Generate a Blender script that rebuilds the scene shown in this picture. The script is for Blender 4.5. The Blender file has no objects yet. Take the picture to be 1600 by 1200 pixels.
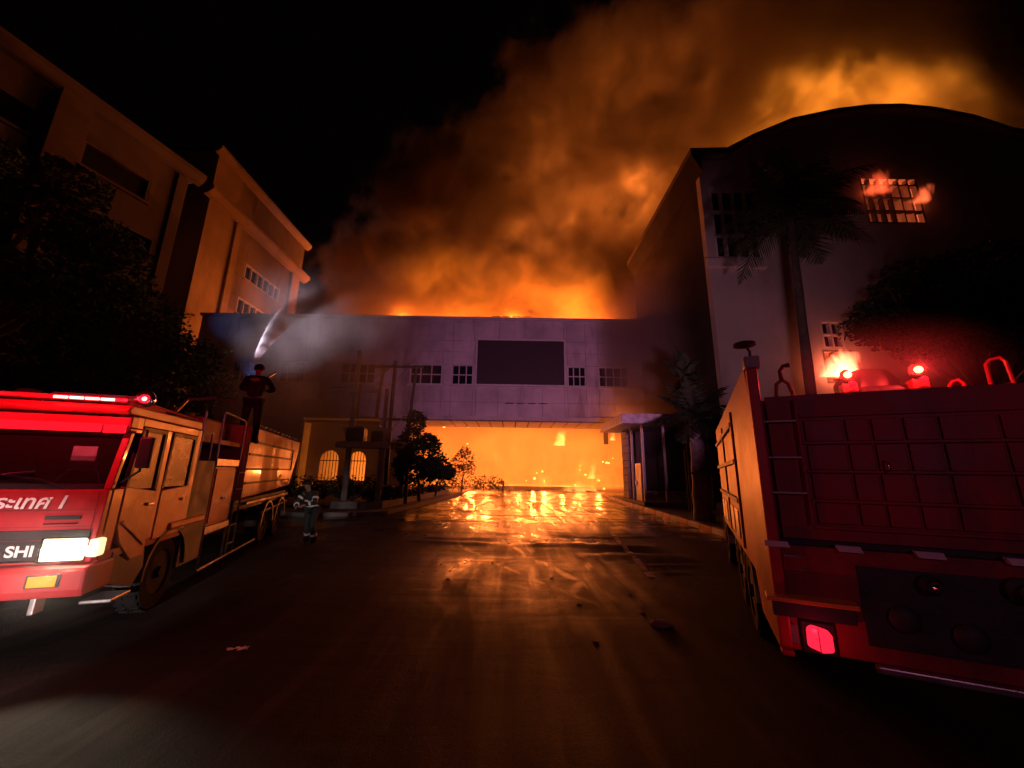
import bpy, bmesh, math, random
from mathutils import Vector, Matrix, noise as mnoise
random.seed(7)
S = bpy.context.scene
C = S.collection
R = math.radians
PI = math.pi

# ------------------------------------------------------------------ camera, world, exposure
CAM_H = 2.0
PITCH, ROLL, FOC = R(12.95), R(0.9), 600.0      # FOC in pixels of the 1600 px wide photograph
cam_d = bpy.data.cameras.new('camera')
cam = bpy.data.objects.new('camera', cam_d); C.objects.link(cam)
CAM_M = Matrix.Rotation(PI / 2 + PITCH, 3, 'X') @ Matrix.Rotation(ROLL, 3, 'Z')
cam.matrix_world = Matrix.Translation((0, 0, CAM_H)) @ CAM_M.to_4x4()
cam_d.sensor_width = 36; cam_d.lens = 36 * FOC / 1600
cam_d.clip_start = 0.05; cam_d.clip_end = 2000
S.camera = cam
W = bpy.data.worlds.new('World'); S.world = W; W.use_nodes = True
wn = W.node_tree
bg = wn.nodes['Background']
sky = wn.nodes.new('ShaderNodeTexSky'); sky.sky_type = 'NISHITA'; sky.sun_disc = False
sky.sun_elevation = R(-9); sky.sun_rotation = R(200)
wmix = wn.nodes.new('ShaderNodeMix'); wmix.data_type = 'RGBA'; wmix.blend_type = 'ADD'
wmix.inputs[0].default_value = 1.0
wmix.inputs[7].default_value = (0.010, 0.004, 0.006, 1)
wn.links.new(sky.outputs[0], wmix.inputs[6]); wn.links.new(wmix.outputs[2], bg.inputs['Color'])
bg.inputs['Strength'].default_value = 0.07
vs = S.view_settings
vs.view_transform = 'Standard'; vs.look = 'None'; vs.exposure = 0; vs.gamma = 1; vs.use_curve_mapping = False
cy = S.cycles
cy.use_denoising = True
cy.use_adaptive_sampling = True; cy.adaptive_threshold = 0.02
cy.max_bounces = 6; cy.diffuse_bounces = 2; cy.glossy_bounces = 3; cy.transmission_bounces = 4
cy.transparent_max_bounces = 8; cy.volume_bounces = 1
cy.volume_step_rate = 0.6; cy.volume_max_steps = 220
cy.sample_clamp_indirect = 4; cy.caustics_reflective = False; cy.caustics_refractive = False

def ray(px, py):
    return CAM_M @ Vector(((px - 800) / FOC, (600 - py) / FOC, -1))
def aty(px, py, Y):
    d = ray(px, py); return Vector((0, 0, CAM_H)) + d * (Y / d.y)
def atx(px, py, X):
    d = ray(px, py); return Vector((0, 0, CAM_H)) + d * (X / d.x)
def atz(px, py, Z=0.0):
    d = ray(px, py); return Vector((0, 0, CAM_H)) + d * ((Z - CAM_H) / d.z)

# ------------------------------------------------------------------ lamps of the place
FIRE = (1.0, 0.20, 0.036)
def point(name, loc, watt, col, rad=0.0, parent=None):
    l = bpy.data.lights.new(name, 'POINT'); l.energy = watt; l.color = col; l.shadow_soft_size = rad
    o = bpy.data.objects.new(name, l); C.objects.link(o); o.location = loc
    if parent: o.parent = parent
    return o
def spot(name, loc, target, watt, col, deg, blend=0.8, rad=0.05, parent=None):
    l = bpy.data.lights.new(name, 'SPOT'); l.energy = watt; l.color = col; l.spot_size = R(deg)
    l.spot_blend = blend; l.shadow_soft_size = rad
    o = bpy.data.objects.new(name, l); C.objects.link(o); o.location = loc
    o.rotation_euler = (Vector(target) - Vector(loc)).to_track_quat('-Z', 'Y').to_euler()
    if parent: o.parent = parent
    return o
# the burning hall behind the gateway
for i in range(10):
    x = -11 + 2.45 * i; z = (1.6, 5.6, 3.2, 6.4)[i % 4]
    point('fire_light', (x, 63.5 + (i * 5) % 7 * .3, z), 6600, FIRE)
for x, y, z, w in ((-5, 46, 1.2, 700), (4, 47, 1.0, 800), (10, 45, 1.4, 700)):
    point('ground_fire_light', (x, y, z), w, FIRE)
point('gateway_flame_light', (11.2, 34.9, 6.0), 380, FIRE)
# the roof fire behind the parapet and the one over the vaulted roof
for x, y, z, w in ((-25, 61, 27.0, 6500), (-14, 45, 20.5, 2300), (-7, 47, 20.5, 3400), (0, 45, 20.5, 4600), (7, 46, 20, 5200), (12, 48, 20.5, 4200)):
    point('roof_fire_light', (x, y, z), w, (1.0, 0.165, 0.014))
for x, y, z, w in ((-6, 63, 34, 8500), (10, 64, 44, 14000), (24, 64, 54, 24000), (22, 64, 68, 14000), (46, 63, 56, 16000)):
    point('smoke_fill_light', (x, y, z), w, (1.0, 0.24, 0.03))  # added lamps with no fire at that height; they brighten the upper smoke
for x, y, z, w in ((27, 33, 32, 1100), (34, 33, 33, 1300), (39, 33, 34, 2000)):
    point('vault_fire_light', (x, y, z), w, (1.0, 0.26, 0.025))
# lamps of a further engine standing behind the photographer, and an added spot that brightens the firefighter's bands
point('rear_engine_light', (2.2, -3.0, 3.2), 62, (1.0, .30, .60), .15)
point('rear_engine_light', (-3.2, -2.5, 2.6), 16, (1.0, .42, .50), .15)
spot('rear_engine_headlamp', (-2.9, -1.6, 1.1), (-5.35, 4.1, .45), 3000, (1, .72, .70), 27, .9, .08)
spot('band_fill_spot', (-.4, -.2, 1.5), (-5.75, 11.3, 1.0), 750, (1, .97, .9), 7.0, .6, .03)

# ------------------------------------------------------------------ helpers
def link(o, parent=None):
    C.objects.link(o)
    if parent is not None: o.parent = parent
    return o
class MB:
    def __init__(s): s.v = []; s.f = []
    def add(s, vs_, fs_, M=None):
        b = len(s.v)
        s.v += [tuple(M @ Vector(p)) if M is not None else tuple(p) for p in vs_]
        s.f += [tuple(i + b for i in f) for f in fs_]
        return s
    def box(s, x0, x1, y0, y1, z0, z1, M=None):
        return s.add([(x0,y0,z0),(x1,y0,z0),(x1,y1,z0),(x0,y1,z0),(x0,y0,z1),(x1,y0,z1),(x1,y1,z1),(x0,y1,z1)],
                     [(0,3,2,1),(4,5,6,7),(0,1,5,4),(1,2,6,5),(2,3,7,6),(3,0,4,7)], M)
    def prism(s, prof, a0, a1, axis='x', M=None):
        n = len(prof)
        def P(p, a): return {'x': (a, p[0], p[1]), 'y': (p[0], a, p[1]), 'z': (p[0], p[1], a)}[axis]
        vv = [P(p, a0) for p in prof] + [P(p, a1) for p in prof]
        ff = [tuple(range(n))[::-1], tuple(range(n, 2 * n))] + [(i, (i + 1) % n, n + (i + 1) % n, n + i) for i in range(n)]
        return s.add(vv, ff, M)
    def tube(s, pts, r, n=8, cap=True):
        pts = [Vector(p) for p in pts]
        rs = r if isinstance(r, (list, tuple)) else [r] * len(pts)
        b = len(s.v); prev = None
        for i, p in enumerate(pts):
            t = (pts[min(i + 1, len(pts) - 1)] - pts[max(i - 1, 0)]).normalized()
            u = t.cross(Vector((0, 0, 1)))
            if u.length < 1e-3: u = t.cross(Vector((0, 1, 0)))
            u.normalize()
            if prev is not None:
                u = (prev - t * prev.dot(t)).normalized()
            prev = u; w = t.cross(u)
            for k in range(n):
                a = 2 * PI * k / n
                s.v.append(tuple(p + (u * math.cos(a) + w * math.sin(a)) * rs[i]))
        for i in range(len(pts) - 1):
            for k in range(n):
                k2 = (k + 1) % n
                s.f.append((b + i*n + k, b + i*n + k2, b + (i+1)*n + k2, b + (i+1)*n + k))
        if cap:
            s.f.append(tuple(b + k for k in range(n))[::-1]); s.f.append(tuple(b + (len(pts)-1)*n + k for k in range(n)))
        return s
    def lathe(s, prof, n=20, M=None):            # prof [(r, z)] about local z
        b = len(s.v); m = len(prof)
        vv = []
        for r_, z in prof:
            for k in range(n):
                a = 2 * PI * k / n; vv.append((r_ * math.cos(a), r_ * math.sin(a), z))
        ff = []
        for i in range(m - 1):
            for k in range(n):
                k2 = (k + 1) % n; ff.append((i*n + k, i*n + k2, (i+1)*n + k2, (i+1)*n + k))
        ff.append(tuple(range(n))[::-1]); ff.append(tuple((m-1)*n + k for k in range(n)))
        return s.add(vv, ff, M)
    def build(s, name, m, parent=None, bevel=0, smooth=False, **props):
        me = bpy.data.meshes.new(name); me.from_pydata(s.v, [], s.f); me.update()
        bm = bmesh.new(); bm.from_mesh(me); bmesh.ops.recalc_face_normals(bm, faces=bm.faces); bm.to_mesh(me); bm.free()
        if m is not None: me.materials.append(m)
        o = bpy.data.objects.new(name, me); link(o, parent)
        if smooth:
            for p in me.polygons: p.use_smooth = True
            me.set_sharp_from_angle(angle=R(40))
        if bevel:
            md = o.modifiers.new('bevel', 'BEVEL'); md.width = bevel; md.segments = 2; md.limit_method = 'ANGLE'; md.angle_limit = R(35)
        for k, v in props.items(): o[k] = v
        return o
def rotx(loc, a): return Matrix.Translation(loc) @ Matrix.Rotation(a, 4, 'X')
def roty(loc, a): return Matrix.Translation(loc) @ Matrix.Rotation(a, 4, 'Y')
def thing(name, label, cat, loc=(0,0,0), rz=0, group=None):
    o = bpy.data.objects.new(name, None); link(o); o.location = loc; o.rotation_euler = (0, 0, rz)
    o['label'] = label; o['category'] = cat; o.empty_display_size = 0.3
    if group: o['group'] = group
    return o
def tag(o, label, cat, group=None):
    o['label'] = label; o['category'] = cat
    if group: o['group'] = group
    return o
def inst(o, name, loc, parent, rz=0, scale=None):
    c = bpy.data.objects.new(name, o.data); link(c, parent); c.location = loc; c.rotation_euler = (0, 0, rz)
    if scale: c.scale = scale
    for md in o.modifiers:
        n = c.modifiers.new(md.name, md.type)
        n.width = md.width; n.segments = md.segments; n.limit_method = md.limit_method; n.angle_limit = md.angle_limit
    return c
def boxpart(name, m, parent, b, bevel=0.0, **k):
    return MB().box(*b).build(name, m, parent, bevel, **k)

# ------------------------------------------------------------------ materials
class NT:
    def __init__(s, name):
        s.m = bpy.data.materials.new(name); s.m.use_nodes = True; s.t = s.m.node_tree
        s.t.nodes.clear(); s.out = s.t.nodes.new('ShaderNodeOutputMaterial')
    def n(s, typ, **kw):
        nd = s.t.nodes.new('ShaderNode' + typ)
        for k, v in kw.items():
            if k.startswith('_'): setattr(nd, k[1:], v)
            else:
                key = int(k[1:]) if k[0] == 'i' and k[1:].isdigit() else k.replace('__', ' ')
                s.set(nd.inputs[key], v)
        return nd
    def set(s, sock, v):
        if isinstance(v, bpy.types.NodeSocket): s.t.links.new(v, sock)
        elif isinstance(v, bpy.types.Node): s.t.links.new(v.outputs[0], sock)
        else:
            if hasattr(sock.default_value, '__len__') and not hasattr(v, '__len__'): v = (v,) * len(sock.default_value)
            if hasattr(sock.default_value, '__len__') and len(sock.default_value) == 4 and len(v) == 3: v = (*v, 1)
            sock.default_value = v
    def math(s, op, a, b=0.0, c=0.0, clamp=False):
        nd = s.t.nodes.new('ShaderNodeMath'); nd.operation = op; nd.use_clamp = clamp
        s.set(nd.inputs[0], a); s.set(nd.inputs[1], b); s.set(nd.inputs[2], c); return nd.outputs[0]
    def ramp(s, fac, a, b, x0=0.0, x1=1.0, smooth=True):     # map range
        nd = s.t.nodes.new('ShaderNodeMapRange'); nd.interpolation_type = 'SMOOTHSTEP' if smooth else 'LINEAR'
        s.set(nd.inputs[0], fac); s.set(nd.inputs[1], a); s.set(nd.inputs[2], b); s.set(nd.inputs[3], x0); s.set(nd.inputs[4], x1)
        return nd.outputs[0]
    def mixc(s, fac, a, b, mode='MIX'):
        nd = s.t.nodes.new('ShaderNodeMix'); nd.data_type = 'RGBA'; nd.blend_type = mode
        s.set(nd.inputs[0], fac); s.set(nd.inputs[6], a); s.set(nd.inputs[7], b); return nd.outputs[2]
    def noise(s, scale, detail=4, rough=0.55, vec=None, dist=0.0):
        nd = s.t.nodes.new('ShaderNodeTexNoise'); nd.inputs['Scale'].default_value = scale
        nd.inputs['Detail'].default_value = detail; nd.inputs['Roughness'].default_value = rough; nd.inputs['Distortion'].default_value = dist
        if vec is not None: s.set(nd.inputs['Vector'], vec)
        return nd.outputs[0]
    def obj(s): return s.n('TexCoord').outputs['Object']
def surf(name, col, rough=0.5, metal=0.0, var=0.25, scale=3.0, bump=0.15, bscale=30.0, coat=0.0, dirt=0.0, dirtcol=(0.03,0.025,0.02), spec=0.5):
    t = NT(name); v = t.obj()
    n1 = t.noise(scale, 5, 0.6, v); n2 = t.noise(bscale, 4, 0.6, v)
    dark = tuple(c * (1 - var) for c in col); lite = tuple(min(1, c * (1 + var)) for c in col)
    c = t.mixc(t.ramp(n1, 0.3, 0.7), dark, lite)
    if dirt > 0:
        mp = t.n('Mapping', Vector=v, Scale=(1, 1, 0.25))
        n3 = t.noise(scale * 0.9, 7, 0.7, mp)
        c = t.mixc(t.math('MULTIPLY', t.ramp(n3, 0.48, 0.72), dirt), c, dirtcol)
    b = t.n('Bump', Strength=bump, Distance=0.02, Height=n2)
    r = t.ramp(n1, 0.2, 0.8, max(0.02, rough * 0.8), min(1, rough * 1.25))
    p = t.n('BsdfPrincipled', **{'Base__Color': c, 'Roughness': r, 'Metallic': metal, 'Normal': b.outputs[0], 'Coat__Weight': coat, 'Coat__Roughness': 0.08, 'Specular__IOR__Level': spec})
    t.set(t.out.inputs[0], p.outputs[0]); return t.m
def glow(name, col, strength, base=(0.2,0.02,0.02)):
    t = NT(name)
    p = t.n('BsdfPrincipled', **{'Base__Color': base, 'Roughness': 0.25, 'Emission__Color': col, 'Emission__Strength': strength})
    t.set(t.out.inputs[0], p.outputs[0]); return t.m
def glassm(name, col=(0.02,0.02,0.025), rough=0.06, alpha=None):
    t = NT(name); n2 = t.noise(2.0, 3, 0.5, t.obj())
    p = t.n('BsdfPrincipled', **{'Base__Color': col, 'Roughness': t.ramp(n2, 0.3, 0.7, rough, rough * 2.5)})
    if alpha is not None: p.inputs['Alpha'].default_value = alpha
    t.set(t.out.inputs[0], p.outputs[0]); return t.m

M = {}
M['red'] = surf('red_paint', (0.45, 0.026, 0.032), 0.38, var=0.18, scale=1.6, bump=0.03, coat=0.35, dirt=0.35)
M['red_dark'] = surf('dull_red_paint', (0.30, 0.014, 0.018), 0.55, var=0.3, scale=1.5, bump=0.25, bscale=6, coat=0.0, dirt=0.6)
M['red_side'] = surf('dented_red_panel', (0.36, 0.07, 0.028), 0.42, var=0.25, scale=1.3, bump=0.4, bscale=3.0, coat=0.12, dirt=0.45, spec=.3)
M['truck_side'] = surf('firelit_red_panel', (0.66, 0.22, 0.12), 0.34, var=0.2, scale=1.3, bump=0.45, bscale=3.0, coat=0.5, dirt=0.45, dirtcol=(.10,.05,.035))  # red paint lightened and warmed in colour to stand in for firelight
M['black'] = surf('black_plastic', (0.02, 0.02, 0.021), 0.5, bump=0.1)
M['rim'] = surf('shaded_dirty_rim', (0.022, 0.02, 0.018), 0.75, spec=.15, dirt=.6)  # near-black base stands in for shade under the wheel arches, with dirt
M['rubber'] = surf('tyre_rubber', (0.010, 0.010, 0.010), 0.9, spec=.12, bump=0.4, bscale=60)
M['steel'] = surf('worn_steel', (0.42, 0.41, 0.40), 0.35, metal=0.9, dirt=0.3)
M['chassis'] = surf('greasy_chassis', (0.03, 0.03, 0.03), 0.55, dirt=0.4)
M['chrome'] = surf('chrome', (0.75, 0.75, 0.76), 0.12, metal=1.0, var=0.05)
M['grey_panel'] = surf('grey_panel', (0.16, 0.18, 0.18), 0.6, dirt=0.4)
M['white_stripe'] = surf('reflective_tape', (0.62, 0.6, 0.62), 0.4, var=0.1, dirt=0.3)
M['yellow_tape'] = surf('yellow_tape', (0.65, 0.26, 0.03), 0.4, var=0.15, dirt=0.3)
M['white'] = surf('white_lettering', (0.8, 0.78, 0.76), 0.5, var=0.08)
M['glass'] = glassm('window_glass')
M['doorglass'] = surf('dusty_door_glass', (0.03, 0.016, 0.014), 0.28, var=.3, scale=2, bump=.05, spec=.22)
M['wind'] = glassm('windscreen_glass', (0.03, 0.02, 0.022), 0.04, 0.35)
M['interior'] = surf('cab_interior', (0.08, 0.03, 0.03), 0.8)
M['amber'] = glow('amber_lens', (1.0, 0.33, 0.02), 0.75, (0.5, 0.2, 0.02))
M['head'] = glow('lit_headlamp', (1.0, 0.93, 0.62), 7.0, (0.8, 0.8, 0.7))
M['head_dim'] = glow('headlamp_reflector', (1.0, 0.85, 0.45), 1.2, (0.8, 0.8, 0.7))
M['led'] = glow('red_led', (1.0, 0.16, 0.13), 12.0)
M['redlens'] = glow('red_lens', (1.0, 0.012, 0.03), 0.75, (0.5, 0.01, 0.02))
M['tail'] = glow('lit_tail_lamp', (1.0, 0.02, 0.06), 1.1, (0.5, 0.01, 0.02))
M['beacon'] = glow('lit_beacon', (1.0, 0.012, 0.008), 3.0)
M['bulb'] = glow('beacon_bulb', (1.0, 0.40, 0.08), 9.0)
M['wall'] = surf('painted_render', (0.50, 0.47, 0.46), 0.85, var=0.10, scale=0.35, bump=0.2, bscale=8, dirt=0.45, dirtcol=(0.16,0.14,0.13))
M['panel'] = surf('facade_panel', (0.56, 0.53, 0.53), 0.6, var=0.22, scale=0.3, bump=0.12, bscale=6, dirt=0.75, dirtcol=(0.17,0.14,0.14))
M['wall_warm'] = surf('cream_render', (0.52, 0.44, 0.36), 0.85, var=0.10, scale=0.3, bump=0.2, bscale=8, dirt=0.4, dirtcol=(0.2,0.15,0.12))
M['office'] = surf('office_render', (0.34, 0.27, 0.22), 0.85, var=0.12, scale=0.3, bump=0.2, bscale=8, dirt=0.5, dirtcol=(0.12,0.09,0.07))
M['trim'] = surf('cornice_paint', (0.58, 0.55, 0.52), 0.75, var=0.10, scale=0.5, dirt=0.3)
M['charred'] = surf('smoke_dimmed_wall', (0.04, 0.032, 0.034), 0.95, var=0.4, scale=0.3, dirt=0.6, dirtcol=(0.012,0.01,0.01), spec=.2)  # near-black colour stands in for dark smoke veiling the wall, besides fire stains
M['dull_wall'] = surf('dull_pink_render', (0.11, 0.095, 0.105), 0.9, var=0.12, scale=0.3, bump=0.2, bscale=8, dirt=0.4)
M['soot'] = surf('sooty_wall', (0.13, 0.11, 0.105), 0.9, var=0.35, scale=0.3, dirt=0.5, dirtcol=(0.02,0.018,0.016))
M['frame'] = surf('white_window_frame', (0.6, 0.58, 0.57), 0.6, var=0.1)
M['screen'] = surf('unlit_screen', (0.045, 0.03, 0.032), 0.6, var=0.2, bump=0.1)
M['concrete'] = surf('cast_concrete', (0.34, 0.33, 0.31), 0.9, var=0.2, scale=1.5, bump=0.4, bscale=15, dirt=0.3)
M['kerb_red'] = surf('red_kerb_paint', (0.5, 0.03, 0.02), 0.55, var=0.2, dirt=0.4)
M['kerb_white'] = surf('white_kerb_paint', (0.7, 0.69, 0.66), 0.6, var=0.12, dirt=0.5)
M['bark'] = surf('bark', (0.10, 0.075, 0.055), 0.95, var=0.4, scale=5, bump=0.8, bscale=14)
M['darkbark'] = surf('dark_bark', (0.03, 0.024, 0.02), 0.95, var=0.4, scale=5, bump=0.8, bscale=14, spec=.2)
M['palebark'] = surf('pale_palm_bark', (0.28, 0.25, 0.22), 0.9, var=0.3, scale=5, bump=0.8, bscale=9)
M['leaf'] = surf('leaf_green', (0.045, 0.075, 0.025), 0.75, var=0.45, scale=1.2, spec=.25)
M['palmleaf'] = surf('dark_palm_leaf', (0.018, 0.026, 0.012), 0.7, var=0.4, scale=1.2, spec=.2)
M['leaf2'] = surf('shrub_green', (0.07, 0.10, 0.03), 0.75, var=0.45, scale=1.5, spec=.25)
M['navy'] = surf('dark_uniform', (0.022, 0.018, 0.026), 0.9, var=0.2, bump=0.3)
M['turnout'] = surf('black_turnout_cloth', (0.03, 0.028, 0.026), 0.85, var=0.3, bump=0.3)
M['khaki'] = surf('khaki_turnout_cloth', (0.17, 0.12, 0.07), 0.9, var=0.25, bump=0.3)
M['skin'] = surf('skin', (0.36, 0.19, 0.12), 0.55, var=0.08, bump=0.05)
M['hair'] = surf('black_hair', (0.012, 0.01, 0.01), 0.6, bump=0.5)
M['band'] = surf('reflective_band', (0.85, 0.86, 0.82), 0.35, var=0.05)
M['boxgrey'] = surf('grey_cabinet', (0.3, 0.3, 0.31), 0.5)
M['trafo'] = surf('transformer_paint', (0.06, 0.065, 0.065), 0.5)
M['litter'] = surf('white_litter', (0.7, 0.68, 0.65), 0.7)
M['booth'] = surf('booth_fascia', (0.5, 0.47, 0.48), 0.5, dirt=0.3)
M['ember'] = glow('ember', (1.0, 0.42, 0.06), 4.0, (0.1,0.03,0.01))
M['flame_core'] = glow('flame_core', (1.0, 0.55, 0.12), 3.2, (0.1,0.03,0.01))
M['firewin'] = glow('burning_room', (1.0, 0.42, 0.12), 2.2, (0.05,0.02,0.01))

# wet asphalt
def asphalt():
    t = NT('wet_asphalt'); v = t.obj()
    grain = t.noise(70, 3, 0.7, v)
    mp = t.n('Mapping', Vector=v, Scale=(1.0, 1.0, 1.0))
    pud = t.noise(0.22, 6, 0.62, mp, 0.6)
    mp2 = t.n('Mapping', Vector=v, Scale=(0.45, 2.6, 1.0))
    streak = t.noise(0.55, 4, 0.5, mp2, 0.7)
    mp3 = t.n('Mapping', Vector=v, Scale=(3.2, 0.28, 1.0), Rotation=(0, 0, R(6)))
    track = t.noise(0.9, 4, 0.5, mp3, 0.8)
    sep = t.n('SeparateXYZ', Vector=v)
    far = t.ramp(sep.outputs['Y'], 10.5, 19.0)                                   # standing water near the gateway
    wet = t.math('ADD', t.math('MULTIPLY', t.math('MULTIPLY', t.ramp(pud, 0.46, 0.60), t.ramp(sep.outputs['Y'], 4.5, 8.5)), 0.5), t.math('MULTIPLY', far, 0.6), clamp=True)
    wet = t.math('MULTIPLY', wet, t.ramp(streak, 0.34, 0.50, 0.25, 1.0))
    X_, Y_ = sep.outputs['X'], sep.outputs['Y']
    wob = t.math('MULTIPLY', t.math('SUBTRACT', t.noise(.8, 3, .5, v), .5), .5)
    tm = None
    for (x0, k1, k2, w_) in ((0.45, 0.0, .006, .13), (2.2, 0.0, .010, .14), (1.1, -.38, .01, .10), (1.5, .30, 0.0, .09), (-1.4, -.10, .0, .12), (0.2, -.62, .03, .08)):
        dy = t.math('SUBTRACT', Y_, 8.5)
        xr = t.math('ADD', t.math('ADD', x0, t.math('MULTIPLY', dy, k1)), t.math('MULTIPLY', t.math('MULTIPLY', dy, dy), k2))
        d = t.math('ABSOLUTE', t.math('SUBTRACT', t.math('ADD', X_, wob), xr))
        m_ = t.ramp(d, w_ * .2, w_ * 1.9, 1.0, 0.0)
        tm = m_ if tm is None else t.math('MAXIMUM', tm, m_)
    tm = t.math('MULTIPLY', t.math('MULTIPLY', tm, t.ramp(Y_, 5.5, 8.5)), t.math('MULTIPLY', t.ramp(Y_, 12.5, 16, 1, 0), t.ramp(track, .40, .60, .0, .45)))
    wet = t.math('MAXIMUM', wet, tm)
    rough = t.ramp(wet, 0.0, 1.0, t.ramp(Y_, 5.5, 9.0, 0.66, 0.50), 0.09, smooth=False)
    rough = t.math('ADD', rough, t.math('MULTIPLY', t.math('SUBTRACT', track, 0.5), 0.45), clamp=True)
    rough = t.math('MAXIMUM', rough, 0.07)
    col = t.mixc(t.ramp(grain, 0.3, 0.7), (0.008, 0.007, 0.007), (0.026, 0.023, 0.021))
    col = t.mixc(t.math('MULTIPLY', t.ramp(track, 0.45, 0.7), 0.5), col, (0.07, 0.06, 0.05))
    dry = t.math('SUBTRACT', 1.0, wet)
    h = t.math('ADD', t.math('MULTIPLY', t.math('MULTIPLY', grain, dry), 0.018), t.math('MULTIPLY', track, 0.022))
    h = t.math('ADD', h, t.math('MULTIPLY', streak, 0.07))
    fine = t.noise(9, 4, 0.6, v)
    h = t.math('ADD', h, t.math('MULTIPLY', t.math('MULTIPLY', fine, dry), 0.006))
    b = t.n('Bump', Strength=0.8, Distance=1.0, Height=h)
    p = t.n('BsdfPrincipled', **{'Base__Color': col, 'Roughness': rough, 'Normal': b.outputs[0], 'Specular__IOR__Level': t.ramp(wet, 0.0, 1.0, t.ramp(Y_, 5.5, 9.0, 0.07, 0.18), 0.65)})
    t.set(t.out.inputs[0], p.outputs[0]); return t.m
M['asphalt'] = asphalt()
M['soil'] = surf('bare_soil', (0.07, 0.05, 0.035), 0.95, var=0.4, scale=1.5, bump=0.8, bscale=8)
M['paving'] = surf('pavement', (0.17, 0.15, 0.13), 0.7, var=0.25, scale=1.0, bump=0.4, bscale=10)
M['mark'] = surf('worn_road_paint', (0.5, 0.46, 0.38), 0.35, var=0.3, scale=4, dirt=0.8)

# ------------------------------------------------------------------ the ground
def sheet(name, pts, z, m, kind='structure', parent=None):
    return MB().add([(x, y, z) for x, y in pts], [tuple(range(len(pts)))]).build(name, m, parent, kind=kind)
# asphalt with real ruts, dips and low patches where it can be seen, flat beyond
def road_h(x, y):
    h = 0.02 * (mnoise.noise(Vector((x * 0.25, y * 0.25, 3))) )
    h += 0.010 * mnoise.noise(Vector((x * 1.1, y * 0.5, 9)))
    # broken cross bands: shallow trenches and lips across the road
    for (yc, x0, x1, wd, am) in ((13.4, 1.0, 5.0, 0.28, 0.05), (11.9, -3.2, -0.2, 0.30, 0.05), (11.7, 0.2, 4.2, 0.36, 0.06), (10.2, 1.6, 4.6, 0.38, 0.06), (9.2, 2.6, 4.4, 0.15, 0.03), (8.6, 2.7, 3.9, 0.12, 0.03)):
        yy = yc + 0.15 * math.sin(x * 1.3 + yc)
        e = min(1, max(0, (x - x0) / 0.5)) * min(1, max(0, (x1 - x) / 0.5))
        d = (y - yy) / wd
        h += e * am * (math.exp(-d * d) - 0.8 * math.exp(-(d - 1.4) ** 2))
    # tyre ruts that swing off to the right of the gateway
    for k, off in enumerate((0.0, 1.75)):
        xr = 0.5 + off + 0.012 * (y - 8) ** 2 * (0.5 if k else 0.35)
        d = (x - xr) / 0.16
        h -= 0.018 * math.exp(-d * d)
        d = (abs(x - xr) - 0.3) / 0.1
        h += 0.012 * math.exp(-d * d)
    return h
mb = MB(); xs = []; x = -16.0
while x < 16.01: xs.append(x); x += 0.16
ys = []; y = -4.0
while y < 44.0:
    ys.append(y); y += 0.11 if y > 5 and y < 16 else 0.35
mb.v = [(x, y, road_h(x, y) * min(1, (16 - abs(x)) / 2, (y + 4) / 2, max(0, (44 - y)) / 4)) for y in ys for x in xs]
nx = len(xs)
mb.f = [(j*nx+i, j*nx+i+1, (j+1)*nx+i+1, (j+1)*nx+i) for j in range(len(ys)-1) for i in range(nx-1)]
mb.build('road', M['asphalt'], smooth=True, kind='structure')
sheet('ground', [(-600,-600),(600,-600),(600,600),(-600,600)], -0.07, M['soil'])

# worn lane line: runs from the gateway towards the right-hand truck
mb = MB()
def ground_pt(px, py, z=0.03): p = atz(px, py, z); return (p.x, p.y, z)
a, b = atz(940, 815), atz(1020, 905)
d = (b - a).normalized(); n = Vector((-d.y, d.x, 0))
for k in range(16):
    s0, s1 = k / 16, (k + 0.86) / 16
    p, q = a.lerp(b, s0), a.lerp(b, s1)
    wd = 0.07 + 0.02 * math.sin(k * 3.1)
    mb.add([(*(p - n * wd).xy, road_h(p.x, p.y) + .012), (*(q - n * wd).xy, road_h(q.x, q.y) + .012), (*(q + n * wd).xy, road_h(q.x, q.y) + .012), (*(p + n * wd).xy, road_h(p.x, p.y) + .012)], [(0, 1, 2, 3)])
mb.build('lane_line', M['mark'], kind='structure')

# left island: kerb stones round a planted bed
kp = [(-14.5, 17.6), (-9.6, 17.6), (-7.2, 18.0), (-6.0, 19.0), (-5.7, 20.6), (-4.4, 34.8)]
isl = MB(); 
isl.prism(kp + [(-4.4, 44), (-30, 44), (-30, 17.6)], -0.06, 0.10, 'z')
island = isl.build('pavement', M['paving'], kind='structure')
def stones(path, wdt, hgt, step, mats, parent, z0=-0.02, labels=None):
    res = []; 
    for i in range(len(path) - 1):
        a, b = Vector(path[i]), Vector(path[i+1]); L = (b - a).length; n_ = max(1, round(L / step)); dd = (b - a).normalized()
        ang = math.atan2(dd.y, dd.x); sl = L / n_
        me = None
        for k in range(n_):
            c = a + dd * (k + 0.5) * sl
            m = mats[(len(res)) % len(mats)]
            o = MB().box(-sl/2+.008, sl/2-.008, -wdt/2, wdt/2, z0, hgt).build('kerb_stone', m, parent, 0.02)
            o.location = (c.x, c.y, random.uniform(-.008, .008)); o.rotation_euler = (random.uniform(-.02,.02), 0, ang + random.uniform(-.006,.006))
            res.append(o)
    return res
stones([(x + .13, y) for x, y in kp], 0.25, 0.16, 1.2, [M['concrete']], island)
bedwall = thing('garden_edging', 'low concrete edging wall around planted bed left of road', 'edging')
stones([(-9.0, 20.2), (-6.7, 20.6), (-5.6, 35.5)], 0.3, 0.42, 1.9, [M['concrete']], bedwall)
sheet('planting_bed', [(-30, 20.4), (-9.0, 20.4), (-6.8, 20.8), (-5.75, 35.5), (-12, 35.5), (-30, 35.5)], 0.22, M['soil'])

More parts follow.
